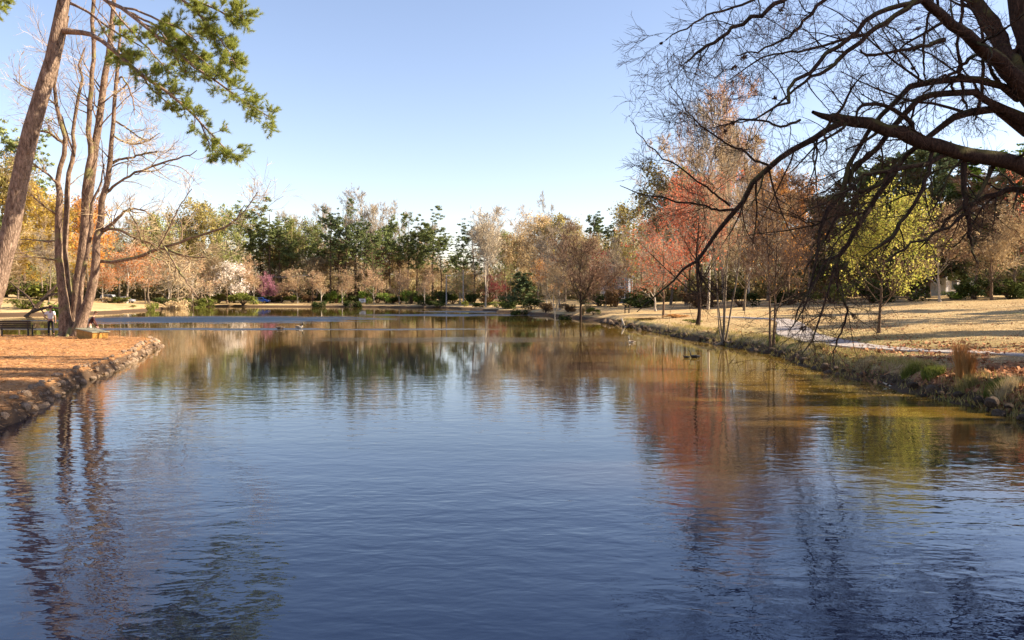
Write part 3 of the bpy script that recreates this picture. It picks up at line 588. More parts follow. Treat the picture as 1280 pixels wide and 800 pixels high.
SHR = [
 (304,190,366,44,'shrub_olive','big round green shrub on the far lawn beside the blue car'),
 (399,183,374,22,'shrub_dark','dark low waterside shrub below the wooden utility pole'),
 (441,180,374,26,'shrub_dark','dark low waterside shrub near the white notice board'),
 (420,196,362,30,'bright_green','bright green shrub behind the two dark waterside shrubs'),
 (460,192,358,30,'bright_green','largest bright green shrub, behind the white notice board'),
 (482,190,364,26,'bright_green','green shrub between two small peach trees'),
 (514,186,361,30,'bright_green','bright green shrub just before the grey lamp pole'),
 (446,198,368,26,'shrub_dark','dark shrub behind the notice board'),
 (500,188,370,30,'shrub_dark','dark shrub below the white-stemmed peach tree'),
 (551,178,361,28,'shrub_dark','dark shrub right behind the grey lamp pole'),
 (530,172,375,28,'shrub_dark','dark waterside shrub mass before the lamp pole'),
 (546,169,375,26,'shrub_dark','dark waterside shrub touching the lamp pole'),
 (581,163,376,14,'shrub_olive','small yellow-green waterside shrub below the second pole'),
 (602,152,377,30,'shrub_dark','dark waterside hedge shrub under the twin trunked tree'),
 (622,144,376,24,'shrub_olive','olive waterside shrub where the shore bends'),
 (640,134,374,32,'shrub_dark','dark shrub mass at the wooded point'),
 (666,121,372,40,'shrub_dark','dark shrub under the amber tree'),
 (682,108,376,26,'shrub_brown','brown twiggy shrub at the water beside the pale trunked tree'),
 (650,112,384,30,'shrub_dark','low dark bankside shrub under the dark evergreen'),
 (710,104,378,26,'shrub_brown','brown shrub between pale trunk and dark trunk'),
 (742,92,384,22,'shrub_olive','light green shrub at the foot of the dark trunked waterside tree'),
 (706,92,390,24,'shrub_dark','low dark shrub on the bank before the pale trunk'),
 (750,128,366,60,'shrub_dark','dark hedge in front of the grey house'),
 (800,110,370,60,'shrub_dark','dark hedge behind the lakeside seat'),
 (845,72,392,40,'grass_rust','rusty golden shrub on the bank beyond the multi-stemmed tree'),
 (812,70,396,40,'shrub_brown','brown bramble on the shaded bank below the red maple'),
 (866,62,398,26,'shrub_olive','straw yellow shrub at the foot of the clump of stems'),
 (872,100,362,60,'shrub_brown','brown undergrowth at the back of the lawn behind the red maple'),
 (925,96,360,60,'shrub_dark','dark undergrowth at the back of the lawn behind the clump of stems'),
 (985,94,358,60,'shrub_dark','dark undergrowth behind the top of the path'),
 (1040,92,352,60,'shrub_olive','green undergrowth beyond the yellow tree\'s outer edge'),
 (1090,90,346,60,'shrub_dark','dark hedge bush directly behind the yellow tree'),
 (1140,88,344,60,'shrub_dark','dark hedge bush between the yellow tree and the crape myrtle'),
 (1190,86,362,36,'bright_green','sunlit green ground shrub below the white gabled house'),
 (1218,84,346,44,'shrub_dark','dark bush beside the sunlit green ground shrub'),
 (1262,82,346,60,'shrub_dark','dark bush at the back of the lawn near the picture edge'),
 (1300,84,340,60,'shrub_dark','dark bush half out of the picture at the back of the lawn'),
 (30,118,372,50,'shrub_olive','green bush on the shore behind the bench back'),
 (78,113,374,40,'bright_green','bright green bush on the far shore behind the man in white'),
 (190,146,377,18,'shrub_olive','small green tuft on the stony left shore'),
 (166,143,381,10,'shrub_olive','tiny green tuft at the stony left waterline'),
 (222,160,372,40,'bud_tan','peach brush on the left shore under the pale tree row'),
 (240,176,371,30,'shrub_olive','green brush patch before the drooping limb tip'),
 (208,168,371,40,'shrub_dark','dark understorey shrub below the grey-beige tree'),
 (256,186,372,40,'shrub_olive','olive brush right under the white blossoming tree'),
 (60,150,350,90,'shrub_olive','olive undergrowth behind the lakeside stems'),
 (0,146,350,90,'shrub_olive','olive undergrowth behind the leaning trunk'),
]
for i, (px, D, mt, where) in enumerate([(352,204,'shrub_brown','beside the magenta redbud'),(366,203,'shrub_olive','behind the first small peach tree'),(385,202,'shrub_brown','at the foot of the wooden utility pole'),(408,201,'shrub_dark','behind the second small peach tree'),(434,199,'shrub_olive','under the pinkish small tree'),(472,194,'shrub_dark','right of the notice board'),(492,191,'shrub_brown','before the white-stemmed peach tree'),(524,187,'shrub_olive','between green shrub and lamp pole'),(538,184,'shrub_dark','touching the lamp pole from behind'),(566,180,'shrub_olive','between lamp pole and plain grey pole'),(592,176,'shrub_dark','past the plain grey pole'),(612,168,'shrub_brown','at the big pale twin trunks'),(634,150,'shrub_dark','behind the bend of the shore'),(272,198,'shrub_olive','before the white blossoming tree'),(292,200,'shrub_dark','behind the big round green shrub'),(340,203,'shrub_dark','at the foot of the magenta redbud')]): SHR.append((px, D, 364 + (i * 5) % 7, 26 + (i * 7) % 14, mt, 'brushy shrub below the far wood, ' + where))
SHR += [(148,160,370,36,'shrub_olive','olive bush in front of the two parked white vehicles'), (130,158,371,24,'bud_tan','peach bush in front of the parked white vehicle by the stem'), (770,118,356,34,'shrub_brown','tall brown brush right before the grey house'), (790,116,362,30,'shrub_dark','dark brush between grey house and red maple'),
 (1205,96,352,30,'shrub_dark','dark bush right before the white gabled house')]
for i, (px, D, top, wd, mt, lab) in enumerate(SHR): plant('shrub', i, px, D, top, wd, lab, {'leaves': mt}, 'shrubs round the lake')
CLP = [(735,95,379,12,'grass_tan','pale pampas-like grass clump beside the dark trunked waterside tree'), (728,93,382,10,'grass_tan','smaller pale grass clump at the dark trunk\'s foot'),
 (775,74,398,8,'grass_tan','tiny straw tuft on the bank before the lakeside seat'), (1203,22.4,424,26,'grass_rust','tall rusty ornamental grass clump on the leafy bank'), (1213,22.0,436,22,'grass_rust','shorter rusty grass tuft leaning against the tall one')]
for i, (px, D, top, wd, mt, lab) in enumerate(CLP): plant('clump', i, px, D, top, wd, lab, {'blades': mt}, 'straw coloured grass clumps')
# ------------------------------------------------------------------ woods behind the planted trees: countless, one mass per layer
def woods():
    g = np.random.default_rng(77); a, b, c, wd = MB(), MB(), MB(), MB()
    PXs = [-150, 0, 130, 250, 540, 560, 590, 620, 700, 780, 850, 950, 1300, 1500]
    DD = [180, 190, 212, 222, 236, 240, 238, 226, 202, 176, 150, 144, 116, 104]
    TT = [262, 268, 296, 300, 316, 340, 340, 318, 302, 296, 286, 282, 262, 240]
    def tree(x, y, z, h, wdt, mbt, n, wood_=True):
        ph = g.uniform(0, 1, n); rad = wdt * .5 * np.sin(np.clip(ph * 1.05 + .06, 0, 1) * PI) ** .6
        an = g.uniform(0, 2 * PI, n); rr = np.sqrt(g.random(n)) * rad
        p0 = np.stack([x + np.cos(an) * rr, y + np.sin(an) * rr, z + h * (.18 + .8 * ph)], 1)
        d = nrm(np.stack([np.cos(an) * .5, np.sin(an) * .5, np.full(n, .8)], 1) + g.normal(size=(n, 3)) * .4); L = g.uniform(.5, 1.6, n)[:, None] * h / 18
        q = np.stack([p0, p0 + d * L * .5, p0 + d * L], 1); blades(mbt, q, np.full((n, 3), .035 * y / 200))
        m = n // 2; an = g.integers(0, n, m); leaves(mbt, p0[an] + d[an] * L[an], .14 * y / 200, .7, g)
        t = trunk_line(h * .85, h * .011, .03, 6, 0, .3, g); tubes(wd, (t[0] + np.array([x, y, z]))[None], t[1][None], 4)
    for px in np.arange(-150, 1500, 11):
        for lay in range(3):
            pxx = px + g.uniform(-8, 8); D = np.interp(pxx, PXs, DD) + lay * 9 + g.uniform(-4, 4); q = P(pxx, 370, D); z = H(q[0], q[1])
            top = np.interp(pxx, PXs, TT) + g.uniform(-8, 22) - lay * 2; h = max(3, P(pxx, top, D)[2] - z)
            if pxx > 1330 and q[0] < 30: continue
            tree(q[0], q[1], z, h, h * g.uniform(.4, .6), [a, b, c][int(g.integers(0, 3))], 900)
    o = tag(link('woodland', a.mesh('woods_tan', M['woods_tan'])), 'mass of bare tan woodland filling in behind the shore trees', 'woodland', None, 'stuff')
    tag(link('woodland', b.mesh('woods_brown', M['woods_brown'])), 'mass of brown bare woodland interwoven behind the shore trees', 'woodland', None, 'stuff')
    tag(link('woodland', c.mesh('woods_olive', M['woods_olive'])), 'mass of olive budding woodland interwoven behind the shore trees', 'woodland', None, 'stuff')
    tag(link('woodland_trunks', wd.mesh('woods_trunks', M['bark_brown'])), 'countless slim dark trunks inside the woodland', 'woodland', None, 'stuff')
    # understorey brush along the wood's foot
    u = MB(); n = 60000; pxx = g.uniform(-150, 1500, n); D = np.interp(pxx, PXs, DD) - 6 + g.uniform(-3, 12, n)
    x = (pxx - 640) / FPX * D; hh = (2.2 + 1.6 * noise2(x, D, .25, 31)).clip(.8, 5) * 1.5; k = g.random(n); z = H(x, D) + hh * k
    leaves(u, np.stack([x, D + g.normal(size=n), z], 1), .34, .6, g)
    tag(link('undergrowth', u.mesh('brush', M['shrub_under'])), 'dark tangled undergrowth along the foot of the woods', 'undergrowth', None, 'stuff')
M['woods_tan'] = leaf_mat('woods_tan', (.40, .32, .16), (.58, .49, .28), .1)
M['woods_brown'] = leaf_mat('woods_brown', (.30, .22, .12), (.48, .37, .22), .1)
M['woods_olive'] = leaf_mat('woods_olive', (.28, .28, .10), (.48, .45, .19), .1)
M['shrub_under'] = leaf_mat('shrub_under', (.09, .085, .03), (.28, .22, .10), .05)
woods()

# ------------------------------------------------------------------ traced trees near the camera
def traced(limbs, n=14, jit=.03, G_=rng):
    Pt, R, L = [], [], []
    for pts, D0, D1 in limbs:
        m = len(pts); ds = np.linspace(D0, D1, m); q = np.array([P(a[0], a[1], d) for a, d in zip(pts, ds)])
        c = catmull(q, n); wv = np.array([a[2] for a in pts], float); u = np.linspace(0, m - 1, n); r = np.interp(u, np.arange(m), wv) / 2 / FPX * np.interp(u, np.arange(m), ds)
        le = np.linalg.norm(np.diff(c, axis=0), axis=1).sum()
        c[1:-1] += G_.normal(size=(n - 2, 3)) * jit * min(1, le / 6); Pt.append(c); R.append(r); L.append(le)
    return np.array(Pt), np.array(R), np.array(L)
def root_local(t, arrs): return [a - np.array(t.location) for a in arrs]

# --- great dark tree leaning over the water from the right bank
bx, by = 15.4, 21.0; bz = H(bx, by)
big = thing('overhanging_tree', 'great dark bare tree whose mossy limbs arch over the water from the leafy bank', 'tree', (bx, by, bz))
BIG = [ # main limbs ((px, py, width px) ...), depth at start and end
 ([(1382,500,86),(1374,440,66),(1364,350,56),(1350,280,54),(1334,215,58),(1318,160,48),(1303,110,42),(1290,60,33),(1276,10,32),(1270,-60,26),(1262,-160,18),(1250,-260,8)],21,21),
 ([(1335,236,38),(1296,216,27),(1262,204,23),(1227,196,21),(1191,187,21),(1158,180,20),(1134,172,20),(1109,162,18),(1077,154,17),(1044,150,15),(1030,146,9),(1016,140,5)],21,19),
 ([(1052,153,11),(1040,160,8.5),(1020,171,9),(988,193,8),(963,208,8),(939,233,7.5),(916,262,7),(898,291,6),(877,317,5),(863,330,4),(851,340,3.4),(830,359,2.6),(796,390,1.2)],19.2,20),
 ([(1300,135,30),(1270,100,24),(1247,78,20),(1227,61,18),(1199,37,15),(1166,10,13),(1146,-6,12),(1100,-40,10),(1040,-80,6)],21,18),
 ([(1272,96,26),(1260,72,22),(1247,42,20),(1230,16,17),(1212,-10,15),(1190,-60,11),(1170,-120,6)],21,22),
 ([(1146,-2,9),(1120,18,7),(1098,33,7),(1077,48,6.5),(1052,70,6),(1040,80,5.5),(1020,92,4.5),(1004,105,4),(980,122,3),(958,150,1.6)],18.5,17),
 ([(1150,0,10),(1132,6,7),(1109,11,7),(1077,30,6.5),(1052,52,6),(1028,72,6),(1004,92,5.5),(985,112,5),(978,128,4),(940,152,2.2),(900,150,1)],18.6,16.5),
 ([(1030,-30,9),(979,0,6.5),(955,15,6),(922,31,5.5),(898,50,5),(874,63,4.4),(856,79,2.2)],17.5,16.5),
 ([(985,-20,5),(935,3,3.6),(902,13,3.2),(874,25,2.8),(845,42,2),(832,50,1.2)],17.5,16.5),
 ([(1275,120,20),(1254,108,10),(1227,100,10.5),(1199,96,10),(1166,99,9),(1138,110,8.5),(1117,126,7.5),(1101,143,7),(1085,164,6.5),(1073,184,6),(1060,211,7),(1052,240,8),(1040,265,7),(1027,288,5),(1025,320,4),(1012,362,3),(1000,390,2.5),(992,408,1.2)],21,18.5),
 ([(1280,150,20),(1256,134,11),(1231,122,10),(1207,116,9.5),(1178,116,9),(1154,123,8.5),(1134,138,8.5),(1117,158,8),(1097,183,7.5),(1080,200,7),(1064,208,6.5),(1056,235,5),(1050,262,4),(1030,300,4),(1012,330,2.5),(1003,352,1)],21.2,19.5),
 ([(1285,165,18),(1243,134,11),(1207,141,11),(1187,152,9),(1166,169,8),(1140,190,7),(1118,215,8),(1100,240,8),(1082,268,7.5),(1068,292,7),(1056,312,7),(1045,330,5.5),(1040,350,3.5),(1030,385,3),(1015,420,2.6),(1000,446,1.2)],21.4,19),
 ([(1045,330,4),(1048,357,3.6),(1058,387,3.4),(1052,412,3.2),(1045,430,2.4),(1041,450,1.2)],19.2,19),
 ([(1050,318,5),(1032,328,4),(1022,345,3.6),(1012,365,3),(1003,386,2.6),(996,398,2),(985,420,1)],19.2,18),
 ([(1148,178,9),(1141,160,7),(1130,146,6.5),(1115,137,6),(1097,130,5.5),(1077,131,5),(1071,144,3.5),(1074,156,2)],20.2,19),
 ([(1168,-30,4),(1164,10,3.8),(1156,41,3.6),(1154,70,3.2),(1157,100,2)],19.5,19),
 ([(1205,-30,5),(1202,20,4.4),(1199,61,4.2),(1200,90,4),(1203,118,3.6),(1209,136,3)],20,20.4),
 ([(1230,66,5),(1228,100,5),(1224,130,4.4),(1219,150,3)],20.8,21),
 ([(1205,198,9),(1205,230,8),(1207,255,7),(1212,285,6),(1214,305,4),(1222,330,2)],20.5,20),
 ([(1180,50,7),(1150,58,5),(1110,66,4),(1085,70,4),(1075,62,2)],19,17.5),
 ([(1250,105,6),(1228,70,4),(1214,72,5),(1199,85,4.6),(1180,100,4.2),(1160,112,3),(1150,125,2)],20.9,19.5),
 ([(1120,208,7),(1095,232,6),(1075,240,6),(1062,228,6),(1072,205,5),(1088,190,5)],19.6,19.4),
 ([(1190,190,8),(1150,205,7),(1110,214,6),(1080,218,5),(1060,236,4),(1030,252,3),(1000,270,1.6)],20.4,18),
 ([(1165,190,6),(1160,215,5.5),(1150,240,6),(1130,275,5),(1112,300,7),(1095,310,3),(1080,320,1.5)],20.2,18.8),
 ([(1245,200,8),(1230,235,5),(1210,262,4.5),(1190,282,4),(1150,300,3.5),(1120,318,3),(1090,340,1.6)],20.8,19),
 ([(916,262,4),(898,262,3.4),(882,258,3),(853,252,2.8),(809,244,2),(775,232,1)],19.6,18.5),
 ([(912,257,3.4),(898,247,3),(886,236,2.8),(853,211,2.4),(825,195,2),(801,172,1.4),(788,150,.8)],19.6,18),
 ([(963,208,4),(948,202,3.4),(935,195,3.4),(930,187,3),(914,181,2.8),(882,163,2.4),(868,148,2),(853,126,1.6),(833,97,.8)],19.4,18),
 ([(874,318,4),(873,338,3.2),(880,352,2.4),(893,372,1.4)],19.8,19.6),
 ([(1290,60,12),(1262,64,6),(1240,48,5),(1222,20,4),(1200,-10,3)],21,23),
 ([(1325,262,18),(1275,236,9),(1236,246,7),(1200,262,5),(1170,290,4),(1150,310,2)],21.2,22),
 ([(1000,150,4),(975,158,3.4),(950,150,3),(920,152,2.4),(890,160,1.4)],18.6,17.4),
 ([(1085,43,5),(1050,50,4),(1010,62,3.4),(975,66,2.8),(940,80,2.2),(905,104,1)],18.2,16.8),
 ([(1060,-20,6),(1010,20,4.4),(985,48,3.6),(950,62,2.6),(920,70,1.6)],18,16.6),
]
g_ = np.random.default_rng(11)
Pt, R, L = traced(BIG, 18, .035, g_); Pt, = root_local(big, [Pt])
wood, wood2, twig, knob = MB(), MB(), MB(), MB()
R = R * .88; tubes(wood, Pt[:1], R[:1] , 14); tubes(wood, Pt[1:], R[1:], 8)
rt = np.zeros((7, 6, 3)); aa = np.arange(7) * .9; tt = np.linspace(0, 1, 6)
rt[..., 0] = np.cos(aa)[:, None] * (.35 + tt * 1.3) ; rt[..., 1] = np.sin(aa)[:, None] * (.35 + tt * 1.3); rt[..., 2] = (.75 * (1 - tt) ** 2.2 - .1)[None]
tubes(wood, rt, (np.linspace(.28, .05, 6)[None]).repeat(7, 0), 7)
A1, B1, C1 = spawn(Pt[1:], R[1:], L[1:], 9, (.12, .98), (.45, 1.15), .28, .42, 8, .17, -.01, .25, .045, g_, .25)
A2, B2, C2 = spawn(A1, B1, C1, 5, (.15, 1), (.4, 1.0), .5, .6, 6, .2, .0, .3, .02, g_, .15)
A3, B3, C3 = spawn(A2, B2, C2, 4, (.15, 1), (.35, 1.0), .5, .6, 5, .2, .01, .3, .009, g_, .12); B3 = np.maximum(B3, .0035)
tubes(wood2, A1, B1, 5); tubes(wood2, A2, np.maximum(B2, .004), 3); tubes(twig, A3, B3, 3)
A4, B4, C4 = spawn(A3, B3, C3, 2, (.2, 1), (.35, .9), .55, .6, 3, .2, .02, .3, .005, g_, .08); blades(twig, A4, np.full_like(B4, .0042))
k = g_.integers(0, len(A1), 34); k = k[:18]; clump_crown(knob, A1[k, 2], g_.uniform(.03, .09, 18), 40, .03, g_, .8, .2, 0)
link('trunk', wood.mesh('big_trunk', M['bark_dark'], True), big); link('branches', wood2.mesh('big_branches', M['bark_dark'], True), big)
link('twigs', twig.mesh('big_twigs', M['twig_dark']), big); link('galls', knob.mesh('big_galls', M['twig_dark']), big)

# --- leaning pine on the left bank
q = P(-24, 432, 40); px_, py_ = q[0], q[1]; pz_ = H(px_, py_)
lp = thing('leaning_pine', 'tall pine whose thick pinkish trunk leans across the picture corner, limbs drooping over the water', 'pine tree', (px_, py_, pz_))
PINE = [
 ([(-26,440,42),(-22,420,32),(-14,385,29),(-3,350,27),(10,300,25),(22,240,23.5),(35,180,23),(50,125,21.5),(69,60,19),(80,0,16.5),(92,-60,14),(103,-130,11),(112,-210,6)],40,40),
 ([(78,38,11),(96,40,7.5),(109,42,7),(131,55,6.5),(156,75,5.8),(175,91,5.2),(200,109,4.6),(219,123,4),(237,139,3.4),(250,153,3),(266,169,2.6),(281,186,2),(294,194,1.2)],40,38),
 ([(92,-70,9),(110,-26,6.5),(128,-2,6),(150,9,5.6),(175,28,5.2),(197,47,4.8),(216,59,4.4),(231,73,4),(250,89,3.6),(269,100,3.2),(284,112,2.6),(300,123,2.2),(316,134,1.8),(338,147,1)],40,37),
 ([(82,2,6),(92,6,4),(109,14,3.6),(125,27,3.2),(137,35,3),(156,47,2.6),(178,59,1.6)],40,41),
 ([(156,14,4),(176,22,3.4),(204,38,3),(232,58,2.6),(258,80,2),(284,98,1)],39.6,39.6),
 ([(205,-16,4),(232,2,3.4),(258,28,2.8),(280,56,2.2),(296,84,1)],39,37.4),
 ([(122,24,3),(132,42,2.6),(144,62,2),(150,76,1.2)],40,40.5),
 ([(96,-90,8),(130,-60,6),(170,-36,5),(205,-18,4),(235,-4,3.4),(262,8,2.8),(285,18,2),(305,20,1)],40,38),
 ([(104,-120,6),(70,-95,4),(40,-60,3),(10,-30,2.4),(-6,6,1.4)],40,37),
 ([(150,10,3.6),(170,12,3.2),(200,26,3),(225,36,2.6),(248,54,1.6)],39.5,39),
 ([(180,30,3),(200,40,2.6),(215,62,2.2),(228,88,1.4)],39,39.5),
 ([(160,78,3.4),(178,96,2.8),(190,112,2.4),(214,132,1.6)],39.2,39.8),
 ([(250,152,2.4),(256,166,2),(262,180,1.6),(276,198,1)],38.5,38.2),
 ([(98,-30,5),(130,-20,4),(158,-24,3.4),(190,-40,2.4)],40,41.5),
 ([(120,-22,3.4),(140,10,3),(165,40,2.6),(190,66,2),(214,92,1.4)],40,41.5),
]
g_ = np.random.default_rng(12); Pt, R, L = traced(PINE, 18, .02, g_); Pt, = root_local(lp, [Pt])
wood, wood2, leaf, lit = MB(), MB(), MB(), MB(); R = R * .86; tubes(wood, Pt[:1], R[:1], 14); tubes(wood2, Pt[1:], R[1:], 7)
lon = np.array([i for i in range(1, len(Pt)) if L[i] > 6]); sho = np.array([i for i in range(1, len(Pt)) if L[i] <= 6])
S1 = spawn(Pt[lon], R[lon], L[lon], 50, (.30, 1), (.45, 1.0), .035, .4, 6, .12, .05, .2, .022, g_, .34); S2 = spawn(Pt[sho], R[sho], L[sho], 12, (.45, 1), (.5, 1.1), .10, .4, 6, .12, .05, .2, .02, g_, .35)
A1, B1, C1 = [np.concatenate([a_, b_]) for a_, b_ in zip(S1, S2)]; tubes(wood2, A1, B1, 4)
A2, B2, C2 = spawn(A1, B1, C1, 7, (.3, 1), (.4, .9), .40, .6, 4, .12, .12, .1, .015, g_, .12); tubes(wood2, A2, B2, 3)
dd, db, dc = spawn(Pt[:1], R[:1], L[:1], 12, (.25, .62), (1.0, 1.6), .05, .12, 6, .15, -.03, .2, .03, g_, .5); tubes(wood2, dd, db, 4)
def tufts(mb, ends, dirs, n, ln, wid, g):
    N = len(ends) * n; E = np.repeat(ends, n, 0); Dd = np.repeat(dirs, n, 0); d = nrm(Dd * .9 + nrm(g.normal(size=(N, 3))) + np.array([0, 0, .25]))
    l = ln * g.uniform(.6, 1.1, N)[:, None]; s = nrm(np.cross(d, g.normal(size=(N, 3)))) * wid; base = E - Dd * g.uniform(0, .14, N)[:, None]
    V = np.stack([base - s, base + s, base + d * l], 1).reshape(-1, 3); mb.add(V, np.arange(N)[:, None] * 3 + np.arange(3)[None], np.clip(np.repeat(g.random(len(ends)), n) * .6 + g.random(N) * .4, 0, 1))
ends = np.concatenate([A2[:, -1], A2[:, 2], A1[:, -1], A1[:, 4]]); dirs = nrm(np.concatenate([A2[:, -1] - A2[:, -2], A2[:, 2] - A2[:, 1], A1[:, -1] - A1[:, -2], A1[:, 4] - A1[:, 3]]))
ends = ends + 0; kk = g_.random(len(ends)) < .92; tufts(leaf, ends[kk], dirs[kk], 26, .20, .0095, g_)
cone = MB(); k = g_.integers(0, len(A2), 120); clump_crown(cone, A2[k, 2] - np.array([0, 0, .06]), np.full(120, .05), 10, .045, g_, 1.2, .2, 0)
link('trunk', wood.mesh('pine_trunk', M['bark_pine'], True), lp); link('limbs', wood2.mesh('pine_limbs', M['bark_pine'], True), lp)
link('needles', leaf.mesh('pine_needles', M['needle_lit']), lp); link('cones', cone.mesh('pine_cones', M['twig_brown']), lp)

# --- the many-stemmed tree on the point
q = P(90, 419, 47.5); mx, my = q[0], q[1]; mz = H(mx, my)
ms = thing('multi_stem_tree', 'many-stemmed pinkish bare tree on the tip of the straw covered bank, between man and box', 'tree', (mx, my, mz))
STEM = [
 ([(85,424,26),(83,412,20),(80,385,14.5),(76,355,11),(73,322,10.5),(73,290,9.5),(74,262,9.5),(74,243,8.5),(71,228,7),(74,210,6.5),(80,194,6.5),(81,172,6),(76,152,5.4),(70,130,5),(68,105,4.6),(73,80,4),(79,52,3),(86,20,2)],47.5,47),
 ([(91,420,20),(90,405,14),(87,380,11),(83,350,9),(81,325,7.5),(82,290,7.5),(84,262,7.5),(85,240,7),(85,215,6),(91,198,6),(94,178,5),(92,160,4.6),(96,130,4.4),(103,103,4),(98,85,3),(106,60,2)],48,48.6),
 ([(93,421,22),(93,400,14),(96,370,12.5),(100,335,12),(105,300,12),(108,262,13.5),(112,228,12.5),(118,196,10.5),(122,165,9.5),(127,128,9),(132,96,8.4),(136,60,7),(141,22,6),(144,-30,5),(148,-110,2.5)],47.8,48),
 ([(106,260,10),(107,240,10),(111,205,8),(112,175,7.2),(112,140,6.6),(115,100,6),(116,60,5.4),(117,0,5),(118,-80,3)],47.9,47),
 ([(98,410,9),(100,385,7),(104,345,6),(110,310,5.6),(114,285,6),(113,268,5.4),(119,248,3.6),(126,228,2.6),(130,205,1.4)],47.4,47),
 ([(96,422,24),(100,408,17),(108,385,13),(117,352,12),(120,325,11),(122,300,10),(127,270,8.6),(131,240,8),(136,210,7),(139,180,6),(142,150,5.4),(145,115,5),(147,85,4.4),(150,50,3.6),(150,15,2.4)],47.2,46),
 ([(122,295,7),(130,288,6),(140,285,4.6),(155,289,4.4),(172,299,4.2),(188,304,4),(205,310,4),(225,318,3.4),(252,320,2.2),(262,324,1)],47.2,44.5),
 ([(119,326,7),(135,327,5.6),(155,326,5.2),(175,320,5),(190,314,4.6),(205,309,4.4),(228,302,4),(250,293,3.6),(272,288,3),(290,279,2.6),(298,270,2),(306,256,1)],47.2,43.5),
 ([(126,292,5),(136,283,5),(148,272,4.6),(160,262,3.4),(176,262,2.2),(190,270,1.4)],47,46),
 ([(132,241,5),(145,231,3.6),(160,221,3.4),(180,212,3.2),(200,204,3),(222,198,2.4),(246,188,1.2)],46.8,45),
 ([(136,206,4.6),(150,199,3.4),(165,197,3),(180,192,2.6),(196,190,1.6)],46.8,46),
 ([(205,309,3.4),(214,322,3),(222,336,2.8),(232,350,2.4),(240,362,2),(248,372,1.4)],45,44.5),
 ([(178,304,3),(172,284,2.6),(166,272,2),(158,262,1.4)],45.8,46.5),
 ([(73,268,5),(62,262,3),(52,255,2.6),(42,246,2),(34,236,1.4)],47.3,46),
 ([(73,325,4.6),(62,324,3),(45,321,2.6),(28,321,2),(10,323,1)],47.3,45.5),
 ([(74,300,4),(58,302,2.6),(40,300,2),(20,298,1)],47.3,49),
 ([(74,232,5),(64,222,3),(52,212,3),(40,204,2),(28,200,1)],47.2,46),
 ([(80,178,5),(72,174,4),(62,166,3.6),(52,164,3),(40,163,1.4)],47.2,46),
 ([(93,196,3),(86,172,3),(78,150,2.8),(66,128,2.4),(50,118,2.2),(30,108,2),(16,98,1.2)],48,46),
 ([(145,108,3),(152,96,2.4),(160,108,2.2),(167,128,2),(168,144,1)],46.6,46),
 ([(142,150,3),(158,160,2.4),(172,170,2),(184,176,1)],46.8,45.5),
 ([(140,168,3.4),(152,176,2.6),(168,180,2.4),(185,176,2),(200,166,1)],46.8,47),
 ([(300,270,1.8),(310,258,1.6),(322,240,1)],43.6,43),
 ([(196,313,3),(206,296,2.4),(216,276,2),(226,256,1.6),(240,236,1)],45,44),
]
g_ = np.random.default_rng(13); Pt, R, L = traced(STEM, 18, .03, g_); Pt, = root_local(ms, [Pt])
wood, wood2, twig = MB(), MB(), MB(); R = R * .88; tubes(wood, Pt[:6], R[:6], 12); tubes(wood2, Pt[6:], R[6:], 6)
rt = np.zeros((8, 6, 3)); aa = np.arange(8) * .785 + .2; rt[..., 0] = np.cos(aa)[:, None] * (.25 + tt * .9); rt[..., 1] = np.sin(aa)[:, None] * (.25 + tt * .9); rt[..., 2] = (.55 * (1 - tt) ** 2.2 - .08)[None]
tubes(wood, rt, (np.linspace(.24, .05, 6)[None]).repeat(8, 0), 7)
S1, T1, U1 = spawn(Pt[:6], R[:6], L[:6], 9, (.42, .98), (.5, 1.0), .14, .3, 8, .14, .05, .3, .05, g_, .5)
S2, T2, U2 = spawn(Pt[6:], R[6:], L[6:], 9, (.2, 1), (.5, 1.0), .3, .5, 8, .16, .04, .2, .04, g_, .3)
A1 = np.concatenate([S1, S2]); B1 = np.concatenate([T1, T2]); C1 = np.concatenate([U1, U2])
A2, B2, C2 = spawn(A1, B1, C1, 6, (.2, 1), (.4, 1.0), .5, .6, 6, .16, .03, .3, .02, g_, .15); B2 = np.maximum(B2, .007)
A3, B3, C3 = spawn(A2, B2, C2, 4, (.2, 1), (.35, .9), .5, .6, 4, .16, .03, .3, .01, g_, .15)
tubes(wood2, A1, np.maximum(B1, .01), 4); tubes(twig, A2, B2, 3); blades(twig, A3, np.full_like(B3, .0065))
link('trunk', wood.mesh('stems', M['bark_multi'], True), ms); link('branches', wood2.mesh('stem_branches', M['bark_multi'], True), ms); link('twigs', twig.mesh('stem_twigs', M['twig_tan2']) if 'twig_tan2' in M else twig.mesh('stem_twigs', M['twig_tan']), ms)
# ------------------------------------------------------------------ single trees of the right bank
def own_tree(kind, res, names, mats, px, D, top, wpx, natural, label, name, group=GW, rz=0.0):
    q = P(px, 380, D); x, y = q[0], q[1]; z = H(x, y); h = P(px, top, D)[2] - z; sz = h / 10; sx = wpx / FPX * D / natural
    t = thing(name, label, 'tree', (x, y, z - .02), rz, group, (sx, sx, sz))
    for nm, b, mt in zip(names, res, mats):
        if b.n: link(nm, b.mesh(kind + '_' + nm, M[mt], nm == 'trunk'), t)
    return t
NM = ['trunk', 'twigs', 'leaves']
own_tree('yellow', hardwood(31, l1=22, l2=10, l3=7, l4=4, start=.2, ang1=(.75, 1.25), lr1=.58, tw=.012, r=.2, up=.05, nleaf=12000, lsize=.08, lspread=.55, fall=.55), NM, ['bark_brown', 'twig_brown', 'yellow_leaf'], 1099, 42.2, 268, 148, 10.4, 'yellow-green leafed tree standing alone on the tan lawn beside the path', 'yellow_tree')
